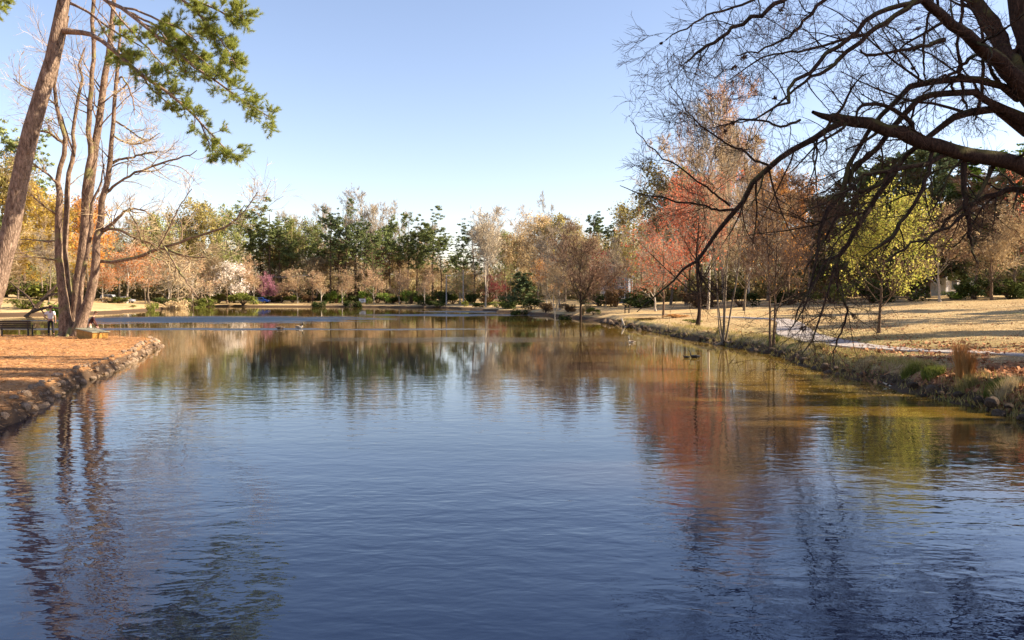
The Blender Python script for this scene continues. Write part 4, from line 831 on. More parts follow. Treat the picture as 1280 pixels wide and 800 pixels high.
own_tree('maple', hardwood(32, l1=24, l2=8, l3=6, l4=4, start=.22, ang1=(.6, 1.1), lr1=.5, tw=.012, r=.17, up=.07, nleaf=5200, lsize=.075, lspread=.5), NM, ['bark_dark', 'twig_grey', 'bud_red'], 872, 57, 234, 158, 9.3, 'red maple with scarlet buds and a dark trunk before the clump of stems', 'red_maple')
own_tree('maple2', hardwood(36, l1=20, l2=10, l3=7, l4=5, start=.15, ang1=(.6, 1.1), lr1=.5, tw=.014, r=.14, up=.05, nleaf=3600, lsize=.075, lspread=.5), NM, ['bark_brown', 'twig_grey', 'bud_red'], 829, 74, 268, 112, 9.3, 'lower red maple leaning out over the shaded bank, beside the lakeside seat', 'red_maple')
own_tree('clumpstem', hardwood(33, stems=8, l1=48, l2=7, l3=6, l4=4, start=.35, ang1=(.4, .8), lr1=.30, tw=.010, r=.068, up=.1, spread=.17), NM, ['bark_grey', 'twig_tan', 'twig_pink'], 905, 45.6, 178, 130, 7.5, 'bare clump of several slim pale-edged stems rising from one foot at the waterline', 'clump_tree')
own_tree('darktree', hardwood(34, stems=2, l1=40, l2=9, l3=7, l4=5, start=.22, ang1=(.6, 1.15), lr1=.42, tw=.011, r=.12, up=.06, spread=.06, nleaf=1800, lsize=.05, lspread=1), NM, ['bark_brown', 'twig_brown', 'bud_amber'], 963, 39.3, 214, 120, 7.8, 'dark-trunked bare tree at the waterline between clump of stems and path', 'bare_tree')
own_tree('water1', hardwood(35, l1=26, l2=10, l3=7, l4=6, start=.2, ang1=(.6, 1.15), lr1=.5, tw=.02, r=.17, up=.07), NM, ['bark_dark', 'twig_brown', 'twig_brown'], 727, 87.5, 296, 104, 9.0, 'dark-trunked spreading bare tree at the water edge of the wooded point', 'bare_tree')
own_tree('water2', hardwood(37, stems=3, l1=30, l2=9, l3=7, l4=5, start=.25, ang1=(.5, .9), lr1=.4, tw=.02, r=.09, up=.08, spread=.1), NM, ['bark_pale', 'twig_tan', 'twig_tan'], 695, 97, 330, 56, 7.0, 'small white-stemmed bare tree at the water edge before the amber tree', 'bare_tree')
own_tree('twin', hardwood(38, stems=2, l1=30, l2=9, l3=7, l4=5, start=.45, ang1=(.5, .9), lr1=.35, tw=.03, r=.13, up=.08, spread=.05), NM, ['bark_pale', 'twig_pale', 'twig_pale'], 606, 150, 275, 44, 6.0, 'pale twin-trunked bare tree at the waterside hedge', 'bare_tree')
# tall evergreens standing on the right bank beyond the picture edge; they shade the bank and the great tree
for i, (x, y, h, wd, lab) in enumerate([(33, 30.6, 32, 6, 'tall pine beyond the picture edge, the one highest up the bank'), (47, 26, 19, 8, 'dense evergreen beyond the picture edge, at the top of the leafy bank'), (34, 16, 22, 7, 'tall evergreen beyond the picture edge, lowest along the bank'), (31, 25.4, 31, 5, 'tall pine beyond the picture edge, second up the bank'), (39, 38, 13, 7, 'young evergreen beyond the picture edge above the great trunk'), (30, 21, 28, 12, 'broad pine beyond the picture edge right behind the great tree'), (35, 18, 30, 11, 'tall pine beyond the picture edge, one row behind the broad pine'), (58, 50, 20, 9, 'pine beyond the picture edge at the side of the lawn'), (64, 66, 24, 10, 'tall pine beyond the picture edge, farthest back beside the lawn'), (62, 57, 16, 9, 'evergreen beyond the picture edge between two lawn-side pines')]):
    kd = ['pine', 'ever', 'ever', 'pine', 'ever', 'pine', 'pine', 'pine', 'pine', 'ever'][i]; t = thing(SPEC[kd][0], lab, SPEC[kd][1], (x, y, H(x, y)), i, GW, (wd / (3.8 if kd == 'pine' else 6.2),) * 2 + (h / 10,))
    for pn, me in VAR[kd][i % len(VAR[kd])]: link(pn, me, t)

# ------------------------------------------------------------------ stones along the water
def stone_mesh(seed, mat):
    g = np.random.default_rng(seed); import bmesh
    bm = bmesh.new(); bmesh.ops.create_icosphere(bm, subdivisions=2, radius=.5)
    pl = nrm(g.normal(size=(9, 3))); off = g.uniform(.3, .46, 9)
    for v in bm.verts:
        c = np.array(v.co)
        for n_, o_ in zip(pl, off):
            e = c @ n_ - o_
            if e > 0: c = c - n_ * e
        c += .02 * g.normal(size=3); v.co = c
    me = bpy.data.meshes.new('stone'); bm.to_mesh(me); bm.free(); me.materials.append(mat)
    at = me.attributes.new('rnd', 'FLOAT', 'FACE'); return me
M['stone_pale'] = bark_mat('stone_pale', (.16, .10, .06), (.46, .34, .24), 5, .02, None, 1, .25)
M['stone_dark'] = bark_mat('stone_dark', (.045, .03, .022), (.15, .11, .08), 5, .02, None, 1, .3)
def edging(name, label, y0, y1, side, mat, step, rows, size, cap, dy=0):
    t = thing(name, label, 'stone edging', (side * 12, (y0 + y1) / 2, 0)); vs = [stone_mesh(s, mat) for s in range(6)]
    seg = np.concatenate([SHORE, SHORE[:1]]); pts = []
    for a, b in zip(seg[:-1], seg[1:]):
        n = max(1, int(np.linalg.norm(b - a)[()] / .05)) if True else 1
        for u in np.arange(n) / n: pts.append(a + (b - a) * u)
    pts = np.array(pts)[:, :2]; ok = (np.sign(pts[:, 0]) == side) & (pts[:, 1] > y0) & (pts[:, 1] < y1) & (np.abs(pts[:, 0]) < 24); pts = pts[ok]
    T = np.gradient(pts, axis=0); acc = 0; n = 0; last = pts[0]
    for p, d in zip(pts[1:], T[1:]):
        acc += np.linalg.norm(p - last); last = p
        stp = step * (.7 + .018 * p[1])
        if acc < stp * random.uniform(.7, 1.25): continue
        acc = 0
        for r_ in range(rows):
            if n >= cap or random.random() < .12: continue
            nn = np.array([-d[1], d[0]]); nn = nn / (np.linalg.norm(nn) + 1e-9)
            if sdist([p[0] + nn[0] * .5], [p[1] + nn[1] * .5])[0] < 0: nn = -nn
            s = size * random.choice((.5, .7, .9, 1.1, 1.5, 1.9)) * random.uniform(.8, 1.15) * (.75 + .012 * p[1]); o = link('stone', random.choice(vs), t)
            q = p + nn * (.02 + .16 * r_ + random.uniform(-.08, .08)) + d * random.uniform(-1, 1) * .1 / (np.linalg.norm(d) + 1e-9)
            o.location = Vector((q[0], q[1], .02 + .19 * r_ + random.uniform(-.05, .04))) - t.location; o.scale = (s, s * random.uniform(.7, 1.1), s * random.uniform(.6, .9)); o.rotation_euler = (random.uniform(-.4, .4), random.uniform(-.4, .4), random.uniform(0, 6.28)); n += 1
edging('stone_edging', 'rough rubble stones lining the straw covered bank', 12.5, 47.5, -1, M['stone_pale'], .26, 3, .145, 298)
edging('stone_edging', 'dark scattered stones lining the leafy bank under the great tree', 14, 84, 1, M['stone_dark'], .75, 2, .22, 140)

# ------------------------------------------------------------------ litter, straw and grass
def scatter(n, x0, x1, y0, y1, keep):
    g = np.random.default_rng(n); y = y0 * (y1 / y0) ** g.random(n); x = g.uniform(x0, x1, n); d = sdist(x, y); k = keep(x, y, d, g); x, y = x[k], y[k]
    return np.stack([x, y, H(x, y)], 1), g
def lying(mb, p, L, w_, g, tilt=.12):
    n = len(p); a = g.uniform(0, 2 * PI, n); d = np.stack([np.cos(a), np.sin(a), g.normal(size=n) * tilt], 1); l = (L * g.uniform(.5, 1.2, n))[:, None]; s = np.stack([-np.sin(a), np.cos(a), g.normal(size=n) * .4], 1) * w_
    p = p + np.array([0, 0, .012]); mb.add(np.stack([p - s, p + s, p + d * l], 1).reshape(-1, 3), np.arange(n)[:, None] * 3 + np.arange(3)[None], g.random(n))
mb = MB(); p, g = scatter(90000, -36, -10, 13, 50, lambda x, y, d, g: (d > .02)); lying(mb, p, .22, .010, g, .16)
tag(link('pine_straw', mb.mesh('straw', M['straw'])), 'orange pine straw covering the bank', None, kind='stuff')
mb = MB(); p, g = scatter(50000, 11, 30, 15, 34, lambda x, y, d, g: (d > .1) & (noise2(x, y, .5, 51) > -.45) & (g.random(len(x)) < 1 - (y - 15) / 30)); p[:, 2] += g.uniform(.0, .05, len(p)); leaves(mb, p, .062, .7, g, .6)
tag(link('leaf_litter', mb.mesh('litter', M['leaf_litter'])), 'brown fallen leaves strewn over the near bank', None, kind='stuff')
def grass(mb, p, h, w_, g):
    n = len(p); a = g.uniform(0, 2 * PI, n); l = h * g.uniform(.5, 1.3, n); s = np.stack([np.cos(a), np.sin(a), 0 * a], 1) * w_; tip = np.stack([g.normal(size=n) * .35 * l, g.normal(size=n) * .35 * l, l], 1)
    mb.add(np.stack([p - s, p + s, p + tip], 1).reshape(-1, 3), np.arange(n)[:, None] * 3 + np.arange(3)[None], g.random(n))
mb = MB(); p, g = scatter(160000, 11, 52, 24, 80, lambda x, y, d, g: (d > .4) & (x < y * .72 + 4)); grass(mb, p, .055, .012, g)
tag(link('dry_grass', mb.mesh('lawn_blades', M['grass_tan'])), 'short dormant tan grass of the lawn', None, kind='stuff')
mb = MB(); p, g = scatter(60000, 10, 17, 17, 75, lambda x, y, d, g: (d > -.02) & (d < 1.9) & (noise2(x, y, .7, 52) + g.normal(size=len(x)) * .3 > -.1)); grass(mb, p, .20, .011, g)
tag(link('bank_grass', mb.mesh('bank_blades', M['grass_mix'])), 'mixed green and straw grass tufts along the bank top', None, kind='stuff')
for i, (px, D, w_, h, lab) in enumerate([(1166, 23.4, 26, .30, 'low green weed patch on the leafy bank beside the rusty grass'), (1247, 20.6, 30, .26, 'low green weed patch on the leafy bank farther along from the rusty grass'), (1146, 25.0, 34, .35, 'yellowish weed patch where the bank drops to the water')]):
    q = P(px, 480, D); g = np.random.default_rng(60 + i); n = 900; a = g.uniform(0, 6.28, n); r = np.sqrt(g.random(n)) * w_ / 2 / FPX * D; x = q[0] + np.cos(a) * r; y = q[1] + np.sin(a) * r; mb = MB()
    pp = np.stack([x, y, H(x, y)], 1); grass(mb, pp, h * .7, .012, g); pp[:, 2] += g.uniform(0, h * .5, n); leaves(mb, pp, .035, .6, g, .4)
    o = link('weed_patch', mb.mesh('weeds', M[['shrub_olive', 'shrub_olive', 'grass_mix'][i]])); tag(o, lab, 'weeds', 'weed patches on the leafy bank')

def branchy(name, label, cat, limbs, mat, per=(5, 4), ln=.35, seed=5, group=None):
    g = np.random.default_rng(seed); Pt, R, L = traced(limbs, 12, .02, g); wd = MB(); tubes(wd, Pt, R, 6); A, B, C = spawn(Pt, R, L, per[0], (.2, 1), (.5, 1.1), ln, .5, 6, .2, .05, .3, None, g); tubes(wd, A, B, 4)
    A2, B2, C2 = spawn(A, B, C, per[1], (.2, 1), (.5, 1.1), .5, .6, 4, .2, .05, .3, None, g); tubes(wd, A2, np.maximum(B2, .006), 3); return tag(link(name, wd.mesh(name, M[mat])), label, cat, group)
branchy('fallen_tree', 'bare fallen tree slanting up from the shore behind the bench', 'fallen tree', [([(30,398,6),(40,390,5),(52,376,4.4),(66,361,3.4),(80,347,2.4),(90,338,1.2)],106,108), ([(40,390,4),(52,386,3.6),(66,384,3.2),(80,387,2.4),(92,384,1.6)],106,104), ([(52,376,3),(64,368,2.4),(80,366,2),(94,358,1.2)],106,104), ([(44,386,3),(36,372,2.4),(24,362,2),(12,352,1.2)],106,108)], 'bark_brown', (6, 5))
branchy('driftwood', 'bleached driftwood branch caught on the shaded bank below the lakeside seat', 'driftwood', [([(777,398,1.6),(779,404,2.4),(782,409,2),(785,414,1.4)],73,70), ([(775,409,1),(779,404,1.8),(784,401,1.2)],73,73)], 'bark_pale', (2, 2))
branchy('fallen_branch', 'fallen pale branch hooked over the bank edge near the grass', 'fallen branch', [([(1104,478,1.2),(1112,482,2.4),(1120,486,2.6),(1128,490,1.4)],25.2,24.4)], 'bark_pale', (3, 2), seed=9)
branchy('surface_roots', 'exposed grey roots clutching the bank at the clump of stems', 'roots', [([(905,428,5),(897,431,3.4),(888,433,2),(880,434,1)],45.4,45.6), ([(908,428,5),(918,432,3.4),(930,436,2.4),(944,439,1.4)],45.4,41.4)], 'bark_grey', (3, 2), seed=10)
# ------------------------------------------------------------------ built things
def box(mb, c, s, rz=0.0, rnd=.5):
    x, y, z = [v / 2 for v in s]; v = np.array([(-x,-y,-z),(x,-y,-z),(x,y,-z),(-x,y,-z),(-x,-y,z),(x,-y,z),(x,y,z),(-x,y,z)])
    ca, sa = math.cos(rz), math.sin(rz); v = v @ np.array([[ca, sa, 0], [-sa, ca, 0], [0, 0, 1]]) + np.array(c)
    mb.add(v, [(0,3,2,1),(4,5,6,7),(0,1,5,4),(1,2,6,5),(2,3,7,6),(3,0,4,7)], rnd); return mb
def bev(o, w_=.01, seg=2):
    m = o.modifiers.new('bevel', 'BEVEL'); m.width = w_; m.segments = seg; m.limit_method = 'ANGLE'; return o
def boxobj(name, c, s, mat, parent, bw=.006, rz=0.0): return bev(link(name, box(MB(), c, s, rz).mesh(name, mat), parent), bw)
def prism(mb, prof, x0, x1, taper=0):
    """profile (y,z) extruded along x"""
    n = len(prof); a = np.array([(x0, p[0], p[1]) for p in prof]); b = np.array([(x1, p[0], p[1]) for p in prof]); c0 = a.mean(0); c1 = b.mean(0)
    V = np.vstack([a, b, c0, c1]); i = np.arange(n); j = (i + 1) % n
    mb.add(V, np.stack([i, j, j + n, i + n], 1)); k = mb.n - len(V)
    for F in (np.stack([j, i, np.full(n, 2 * n)], 1), np.stack([i + n, j + n, np.full(n, 2 * n + 1)], 1)): mb.f[3].append(F + k); mb.r[3].append(np.full(n, .5))
    return mb
M['bench'] = plain('dark_bench_wood', (.045, .026, .02), .6, .3, .2, 9)
M['iron'] = plain('dark_iron', (.02, .018, .018), .5, .5, .1, 9)
M['boxwood'] = plain('ochre_boards', (.42, .22, .05), .75, .25, .2, 5)
M['lid'] = plain('grey_green_lid', (.24, .23, .16), .7, .3, .12, 4)
M['glass'] = plain('dark_glass', (.03, .04, .05), .12, .5, .05, 3)
M['white'] = plain('white_paint', (.74, .72, .70), .5, .4, .05, 3)
M['tyre'] = plain('tyre', (.02, .02, .02), .9, .2, .1, 8)
M['chrome'] = plain('rim_metal', (.5, .5, .5), .3, .5, .05, 8, 1)
def bench(name, label, loc, rz, length=2.25):
    t = thing(name, label, 'bench', loc, rz)
    for k in range(4): o = boxobj('backrest_slat', (0, -.26 - .018 * k, .55 + .115 * k), (length, .03, .095), M['bench'], t)
    for k in range(4): boxobj('seat_slat', (0, -.17 + .125 * k, .45), (length, .10, .035), M['bench'], t)
    for sx in (-1, 1):
        x = sx * (length / 2 - .22)
        boxobj('leg', (x, -.2, .21), (.07, .08, .46), M['iron'], t); boxobj('leg', (x, .25, .21), (.07, .07, .46), M['iron'], t)
        boxobj('armrest', (x, .03, .66), (.06, .52, .04), M['iron'], t); boxobj('armrest_post', (x, .25, .54), (.05, .05, .22), M['iron'], t)
        boxobj('back_support', (x, -.25, .7), (.06, .04, .5), M['iron'], t); boxobj('seat_rail', (x, .02, .415), (.06, .5, .04), M['iron'], t)
    return t
q = P(18.5, 417, 48.0); bench('park_bench', 'dark slatted bench seen from behind on the straw covered bank', (q[0], q[1], H(q[0], q[1]) - .02), 0.04)
x, y, z = G(784, 391.5, 60, 160); bench('park_bench', 'small dark seat standing end-on on the tan bank before the grey house', (x, y, z), 1.35, 1.1)
# low ochre box with sloping lid
q = P(115, 424, 45.3); bz_ = H(q[0], q[1]); t = thing('storage_box', 'low ochre boarded box with grey-green lid at the foot of the many-stemmed tree', 'box', (q[0], q[1], bz_ - .02), -.62); t.rotation_euler = (0, math.radians(5), -.62)
for k in range(3):
    boxobj('side_board', (0, -.42, .08 + .155 * k), (1.8, .035, .148), M['boxwood'], t); boxobj('side_board', (0, .42, .08 + .155 * k), (1.8, .035, .148), M['boxwood'], t)
    boxobj('end_board', (-.885, 0, .08 + .155 * k), (.035, .8, .148), M['boxwood'], t); boxobj('end_board', (.885, 0, .08 + .155 * k), (.035, .8, .148), M['boxwood'], t)
boxobj('lid', (0, 0, .49), (1.94, 1.0, .05), M['lid'], t, .01)
for sx in (-1, 1): boxobj('hinge', (sx * .6, .44, .5), (.1, .04, .06), M['iron'], t)
# vehicles
def car(name, label, px, D, rz, col, suv=False, z_add=0.0):
    q = P(px, 378, D); z = H(q[0], q[1]); t = thing(name, label, 'car', (q[0], q[1], z + z_add), rz, 'parked cars beyond the far shore'); mt = plain(name + '_paint', col, .3, .5, .03, 2)
    L_, h1, h2 = 4.4, .85, (1.75 if suv else 1.42)
    prof = [(-2.2,.35),(-2.2,.75),(-1.4,.92),(1.5,.95),(2.15,.85),(2.2,.35)]
    b = bev(link('body', prism(MB(), prof, -.88, .88).mesh('body', mt), t), .06, 3)
    cab = [(-1.35,.9),(-.7,h2 - .03),(.2,h2),(1.2 if not suv else 1.7, h2 - .08),(1.75 if not suv else 2.05,.93)]
    bev(link('cabin', prism(MB(), cab, -.78, .78).mesh('cabin', mt), t), .06, 2)
    for sx in (-1, 1):
        w_ = [(-1.1,.97),(-.64,h2 - .12),(.1,h2 - .1),(.1,.97)]; link('window', prism(MB(), w_, sx * .775, sx * .8).mesh('window', M['glass']), t)
        w_ = [(.2,.97),(.2,h2 - .1),(1.05 if not suv else 1.5,h2 - .16),(1.4 if not suv else 1.8,.99)]; link('window', prism(MB(), w_, sx * .775, sx * .8).mesh('window', M['glass']), t)
        for yy in (-1.35, 1.35):
            a = np.arange(17) * 2 * PI / 16; wh = link('wheel', prism(MB(), [(yy + .33 * math.cos(u), .33 + .33 * math.sin(u)) for u in a[:-1]], sx * .7, sx * .9).mesh('wheel', M['tyre']), t)
            link('rim', prism(MB(), [(yy + .2 * math.cos(u), .33 + .2 * math.sin(u)) for u in a[:-1]], sx * .89, sx * .915).mesh('rim', M['chrome']), wh)
        link('headlight', box(MB(), (sx * .65, -2.19, .68), (.3, .06, .14)).mesh('headlight', M['white']), t)
    link('windscreen', box(MB(), (0, -1.06, 1.15), (1.3, .05, .42)).mesh('windscreen', M['glass']), t).rotation_euler = (0, 0, 0)
    return t
car('blue_car', 'bright blue car parked behind the round green shrub', 326, 199, 1.5, (.03, .12, .48))
car('white_van', 'white vehicle under the orange tree, the one beside the outermost stem', 138, 182, 1.6, (.75, .74, .72), True)
car('white_car', 'white car under the orange tree, second from the stem', 156, 184, 1.5, (.72, .72, .74))
#car('silver_car', 'pale car half hidden under the grey-beige spreading tree', 174, 166, 1.6, (.62, .60, .60), True)
#car('grey_car', 'dim grey car in shade behind the small trunks of the peach trees', 216, 178, 1.6, (.30, .32, .36), True)
# houses
def house(name, label, px, D, wpx, top, rz, wall_c, roof_c, depth=8.0, gable=True, ncol=3, z_up=0.0):
    q = P(px, 375, D); z = H(q[0], q[1]); zt = P(px, top, D)[2]; W = wpx / FPX * D; Ht = zt - z; we = Ht * .68
    t = thing(name, label, 'house', (q[0], q[1] + depth / 2, z), rz); wm = plain(name + '_wall', wall_c, .8, .2, .06, 2); rm = plain(name + '_roof', roof_c, .85, .2, .15, 3)
    wl = link('wall', prism(MB(), [(-W / 2, -.5), (W / 2, -.5), (W / 2, we), (0, Ht - .12), (-W / 2, we)], -depth / 2, depth / 2).mesh('wall', wm), t); wl.rotation_euler = (0, 0, -PI / 2)
    nb = int(we / .3)
    for k in range(nb): link('siding_board', box(MB(), (0, -depth / 2 - .02, .15 + k * .3), (W, .04, .27)).mesh('siding', wm), t)
    s = MB(); sl = math.atan2(Ht - we, W / 2); hl = math.hypot(W / 2, Ht - we) + .5
    for sx in (-1, 1):
        pr = [(0, Ht), (sx * (W / 2 + .45), we - .45 * math.tan(sl)), (sx * (W / 2 + .45), we - .45 * math.tan(sl) + .16), (0, Ht + .18)]
        o = link('roof', prism(MB(), pr, -depth / 2 - .4, depth / 2 + .4).mesh('roof', rm), t); o.rotation_euler = (0, 0, -PI / 2)
    link('chimney', box(MB(), (W * .25, 1, Ht), (.7, .7, 1.6)).mesh('chimney', M['brick']), t)
    rows_ = 2 if we > 4.5 else 1
    for r_ in range(rows_):
        for k in range(ncol):
            x = (k + .5) / ncol * W * .86 - W * .43; zz = we * (.3 + .42 * r_) if rows_ == 2 else we * .55
            f = link('window', box(MB(), (x, -depth / 2 - .06, zz), (W / ncol * .5, .08, 1.5)).mesh('window', M['white']), t)
            for sx in (-.25, .25): link('pane', box(MB(), (x + sx * W / ncol * .42, -depth / 2 - .11, zz), (W / ncol * .19, .03, 1.3)).mesh('pane', M['glass']), f)
    return t
M['brick'] = plain('chimney_brick', (.26, .12, .08), .9, .2, .2, 8)
house('grey_house', 'blue-grey gabled house with white windows glimpsed behind the wooded point', 775, 146, 34, 326, -.25, (.26, .29, .36), (.10, .10, .12))
house('white_house', 'small white gabled house glimpsed under the bare shrubs behind the lawn', 1194, 108, 40, 334, .2, (.66, .66, .70), (.16, .15, .16), 6, True, 2)
# poles, wires, board
M['pole_grey'] = plain('pole_grey', (.34, .33, .32), .8, .2, .1, 3); M['pole_wood'] = plain('pole_wood', (.12, .08, .06), .9, .2, .2, 3)
def pole(name, label, px, D, top, r, mat, arm=None):
    q = P(px, 376, D); z = H(q[0], q[1]); h = P(px, top, D)[2] - z; t = thing(name, label, 'pole', (q[0], q[1], z)); mb = MB()
    tubes(mb, np.array([[(0, 0, -.3), (0, 0, h * .5), (0, 0, h)]], float), np.array([[r, r * .85, r * .7]]), 10); link('shaft', mb.mesh('shaft', mat, True), t)
    if arm == 'cross':
        boxobj('crossarm', (0, 0, h - .5), (1.8, .12, .14), mat, t)
        for sx in (-.8, 0, .8):
            mb = MB(); tubes(mb, np.array([[(sx, 0, h - .43), (sx, 0, h - .32), (sx, 0, h - .22)]], float), np.array([[.05, .07, .03]]), 8); link('insulator', mb.mesh('insulator', M['white']), t)
    if arm == 'lamp':
        boxobj('lamp_arm', (.35, 0, h - .1), (.8, .07, .07), mat, t); boxobj('lamp_head', (.8, 0, h - .12), (.6, .28, .14), M['white'], t, .03)
    return t, h
pole('utility_pole', 'brown wooden utility pole behind the small peach trees', 391, 200, 341, .17, M['pole_wood'], 'cross')
pole('lamp_pole', 'grey lamp pole with white head rising from the waterside shrubs', 558, 176, 344, .16, M['pole_grey'], 'lamp')
pole('grey_pole', 'plain grey pole standing between pale green tree and lamp pole', 579, 172, 338, .12, M['pole_grey'])
pole('utility_pole', 'wooden utility pole hidden among the pines behind the blue car', 300, 214, 337, .17, M['pole_wood'], 'cross')
mb = MB(); a = P(391, 343, 200); b = P(300, 340, 214); c_ = P(215, 338, 226); u = np.linspace(0, 1, 12)[:, None]; W3 = []
for dz in (-.15, 0, .15):
    for s_, e_ in ((a, b), (b, c_)): k = s_ * (1 - u) + e_ * u; k[:, 2] -= 1.0 * 4 * (u * (1 - u))[:, 0] - dz; k[:, 0] += dz * 4; W3.append(k)
tubes(mb, np.array(W3), np.full((6, 12), .03), 3); tag(link('power_line', mb.mesh('wires', M['pole_grey'])), 'thin pale power lines strung between the wooden utility poles', 'power line')
x, y, z = G(453, 378.5, 150, 260); D = 186; q = P(453, 378, D); z = H(q[0], q[1]); t = thing('notice_board', 'small white notice board on two posts on the far lawn', 'notice board', (q[0], q[1], z), .1)
boxobj('panel', (0, 0, .95), (1.5, .07, .85), M['white'], t); boxobj('notice', (0, -.05, .95), (.8, .02, .45), M['pole_grey'], t)
for sx in (-.85, .85): boxobj('post', (sx, 0, .6), (.1, .1, 1.3), M['pole_wood'], t)
boxobj('cap', (0, 0, 1.42), (1.9, .2, .08), M['pole_wood'], t)

# ------------------------------------------------------------------ people and waterfowl
def skinned(name, pts, edges, rad, mat, parent, sub=2, root=0, loc=None):
    me = bpy.data.meshes.new(name); me.from_pydata([tuple(p) for p in pts], edges, []); o = bpy.data.objects.new(name, me); sc.collection.objects.link(o)
    if parent is not None: o.parent = parent
    me.materials.append(mat); sk = o.modifiers.new('skin', 'SKIN'); sk.use_smooth_shade = True
    for i, d in enumerate(me.skin_vertices[0].data): r = rad[i]; d.radius = r if isinstance(r, tuple) else (r, r); d.use_root = (i == root)
    s = o.modifiers.new('sub', 'SUBSURF'); s.levels = sub; s.render_levels = sub; return o
M['skin'] = plain('skin', (.50, .28, .20), .6, .3, .05, 12); M['shirt_white'] = plain('shirt_white', (.80, .74, .74), .9, .2, .04, 10)
M['cloth_dark'] = plain('cloth_dark', (.035, .03, .035), .9, .2, .1, 10); M['cloth_maroon'] = plain('cloth_maroon', (.07, .03, .03), .9, .2, .1, 10); M['cloth_pale'] = plain('cloth_pale', (.45, .38, .36), .9, .2, .1, 10)
M['hair'] = plain('hair_brown', (.10, .045, .025), .7, .3, .2, 30); M['eye'] = plain('eye', (.02, .015, .015), .3, .5, 0, 5)
def person(label, loc, rz, shirt, pants, hip_hand=True, lean=0.0, leanx=0.0):
    t = thing('person', label, 'person', loc, rz, None)
    def up(x, y, z): return (x + leanx * max(0, z - .95), y + lean * max(0, z - .95), z - .12 * abs(lean) * max(0, z - .95))
    J = {'pel': up(0, 0, .95), 'wai': up(0, 0, 1.10), 'che': up(0, .01, 1.30), 'nek': up(0, 0, 1.46), 'nk2': up(0, .01, 1.53), 'hd': up(0, .02, 1.60), 'hd2': up(0, .03, 1.68), 'top': up(0, .01, 1.74)}
    pts, ed, rd, ix = [], [], [], {}
    def add(n, p, r, par=None):
        ix[n] = len(pts); pts.append(p); rd.append(r)
        if par: ed.append((ix[par], ix[n]))
    add('pel', J['pel'], (.145, .105)); add('wai', J['wai'], (.125, .09), 'pel'); add('che', J['che'], (.155, .105), 'wai'); add('nek', J['nek'], (.07, .06), 'che'); add('nk2', J['nk2'], .05, 'nek'); add('hd', J['hd'], (.065, .075), 'nk2'); add('hd2', J['hd2'], (.075, .09), 'hd'); add('top', J['top'], (.05, .06), 'hd2')
    arms = {}
    for s in (-1, 1):
        sh = up(s * .19, 0, 1.40); k = 'l' if s < 0 else 'r'
        if hip_hand and s < 0: el = up(s * .36, -.06, 1.17); wr = up(s * .21, .10, 1.04); hn = up(s * .16, .14, 1.0); hd = (.5, .5, -.6)
        else: el = up(s * .25, -.02, 1.13); wr = up(s * .26, .07, .90); hn = up(s * .26, .10, .82); hd = (0, .25, -1)
        if lean > .3: el = up(s * .22, .12, 1.16); wr = (s * .2, lean * .5 + .2, .82); hn = (s * .2, lean * .5 + .24, .75)
        add('sh' + k, sh, .058, 'che'); add('el' + k, el, .042, 'sh' + k); add('wr' + k, wr, .028, 'el' + k); add('hn' + k, hn, (.036, .018), 'wr' + k)
        H0 = Vector(hn); dr = Vector(hd).normalized(); side = dr.cross(Vector((0, 1, .2))).normalized(); nn = dr.cross(side)
        for f in range(4):
            b = H0 + side * (f - 1.5) * .019 + dr * .02; l = (.062, .072, .068, .052)[f]
            add(k + 'f%d' % f, tuple(b), .009, 'hn' + k); add(k + 'g%d' % f, tuple(b + dr * l * .55 + nn * .006), .0085, k + 'f%d' % f); add(k + 'h%d' % f, tuple(b + dr * l * .95 + nn * .022), .007, k + 'g%d' % f)
        b = H0 - side * .034 - dr * .02; add(k + 't0', tuple(b), .010, 'hn' + k); add(k + 't1', tuple(b - side * .022 + dr * .032), .008, k + 't0')
        arms[k] = (sh, el, wr)
        hp = (s * .085, 0, .88); kn = (s * (.10 + .03 * (s > 0)), .03 + .05 * (s > 0), .49); an = (s * (.11 + .04 * (s > 0)), -.03 + .05 * (s > 0), .09); to = (an[0] + s * .02, an[1] + .17, .035)
        add('hp' + k, hp, .085, 'pel'); add('kn' + k, kn, .055, 'hp' + k); add('an' + k, an, .036, 'kn' + k); add('to' + k, to, (.042, .026), 'an' + k)
    skinned('body', pts, ed, rd, M['skin'], t, 2, 0)
    P0 = [J['pel'], J['wai'], J['che'], up(0, 0, 1.44)]; R0 = [(.165, .125), (.15, .112), (.18, .128), (.085, .075)]; E0 = [(0, 1), (1, 2), (2, 3)]
    for k in ('l', 'r'):
        sh, el, wr = arms[k]; m = tuple(np.array(sh) * .35 + np.array(el) * .65); i = len(P0); P0 += [sh, m]; R0 += [.075, .064]; E0 += [(2, i), (i, i + 1)]
        if shirt != 'shirt_white': P0.append(wr); R0.append(.045); E0.append((i + 1, i + 2))
    skinned('shirt', P0, E0, R0, M[shirt], t, 2, 0)
    P1 = [up(0, 0, .99), (0, 0, .90)]; R1 = [(.16, .12), (.15, .118)]; E1 = [(0, 1)]
    for s, k in ((-1, 'l'), (1, 'r')): i = len(P1); P1 += [pts[ix['hp' + k]], pts[ix['kn' + k]], tuple(np.array(pts[ix['an' + k]]) + np.array([0, 0, .02]))]; R1 += [.098, .07, .058]; E1 += [(1, i), (i, i + 1), (i + 1, i + 2)]
    skinned('trousers', P1, E1, R1, M[pants], t, 2, 0)
    hp_ = Vector(J['hd2']); skinned('hair', [tuple(hp_ + Vector(v)) for v in ((0, -.035, -.03), (0, -.025, .03), (0, .0, .07), (0, .05, .065))], [(0, 1), (1, 2), (2, 3)], [(.07, .06), (.088, .085), (.075, .07), (.05, .03)], M['hair'], t, 2, 1)
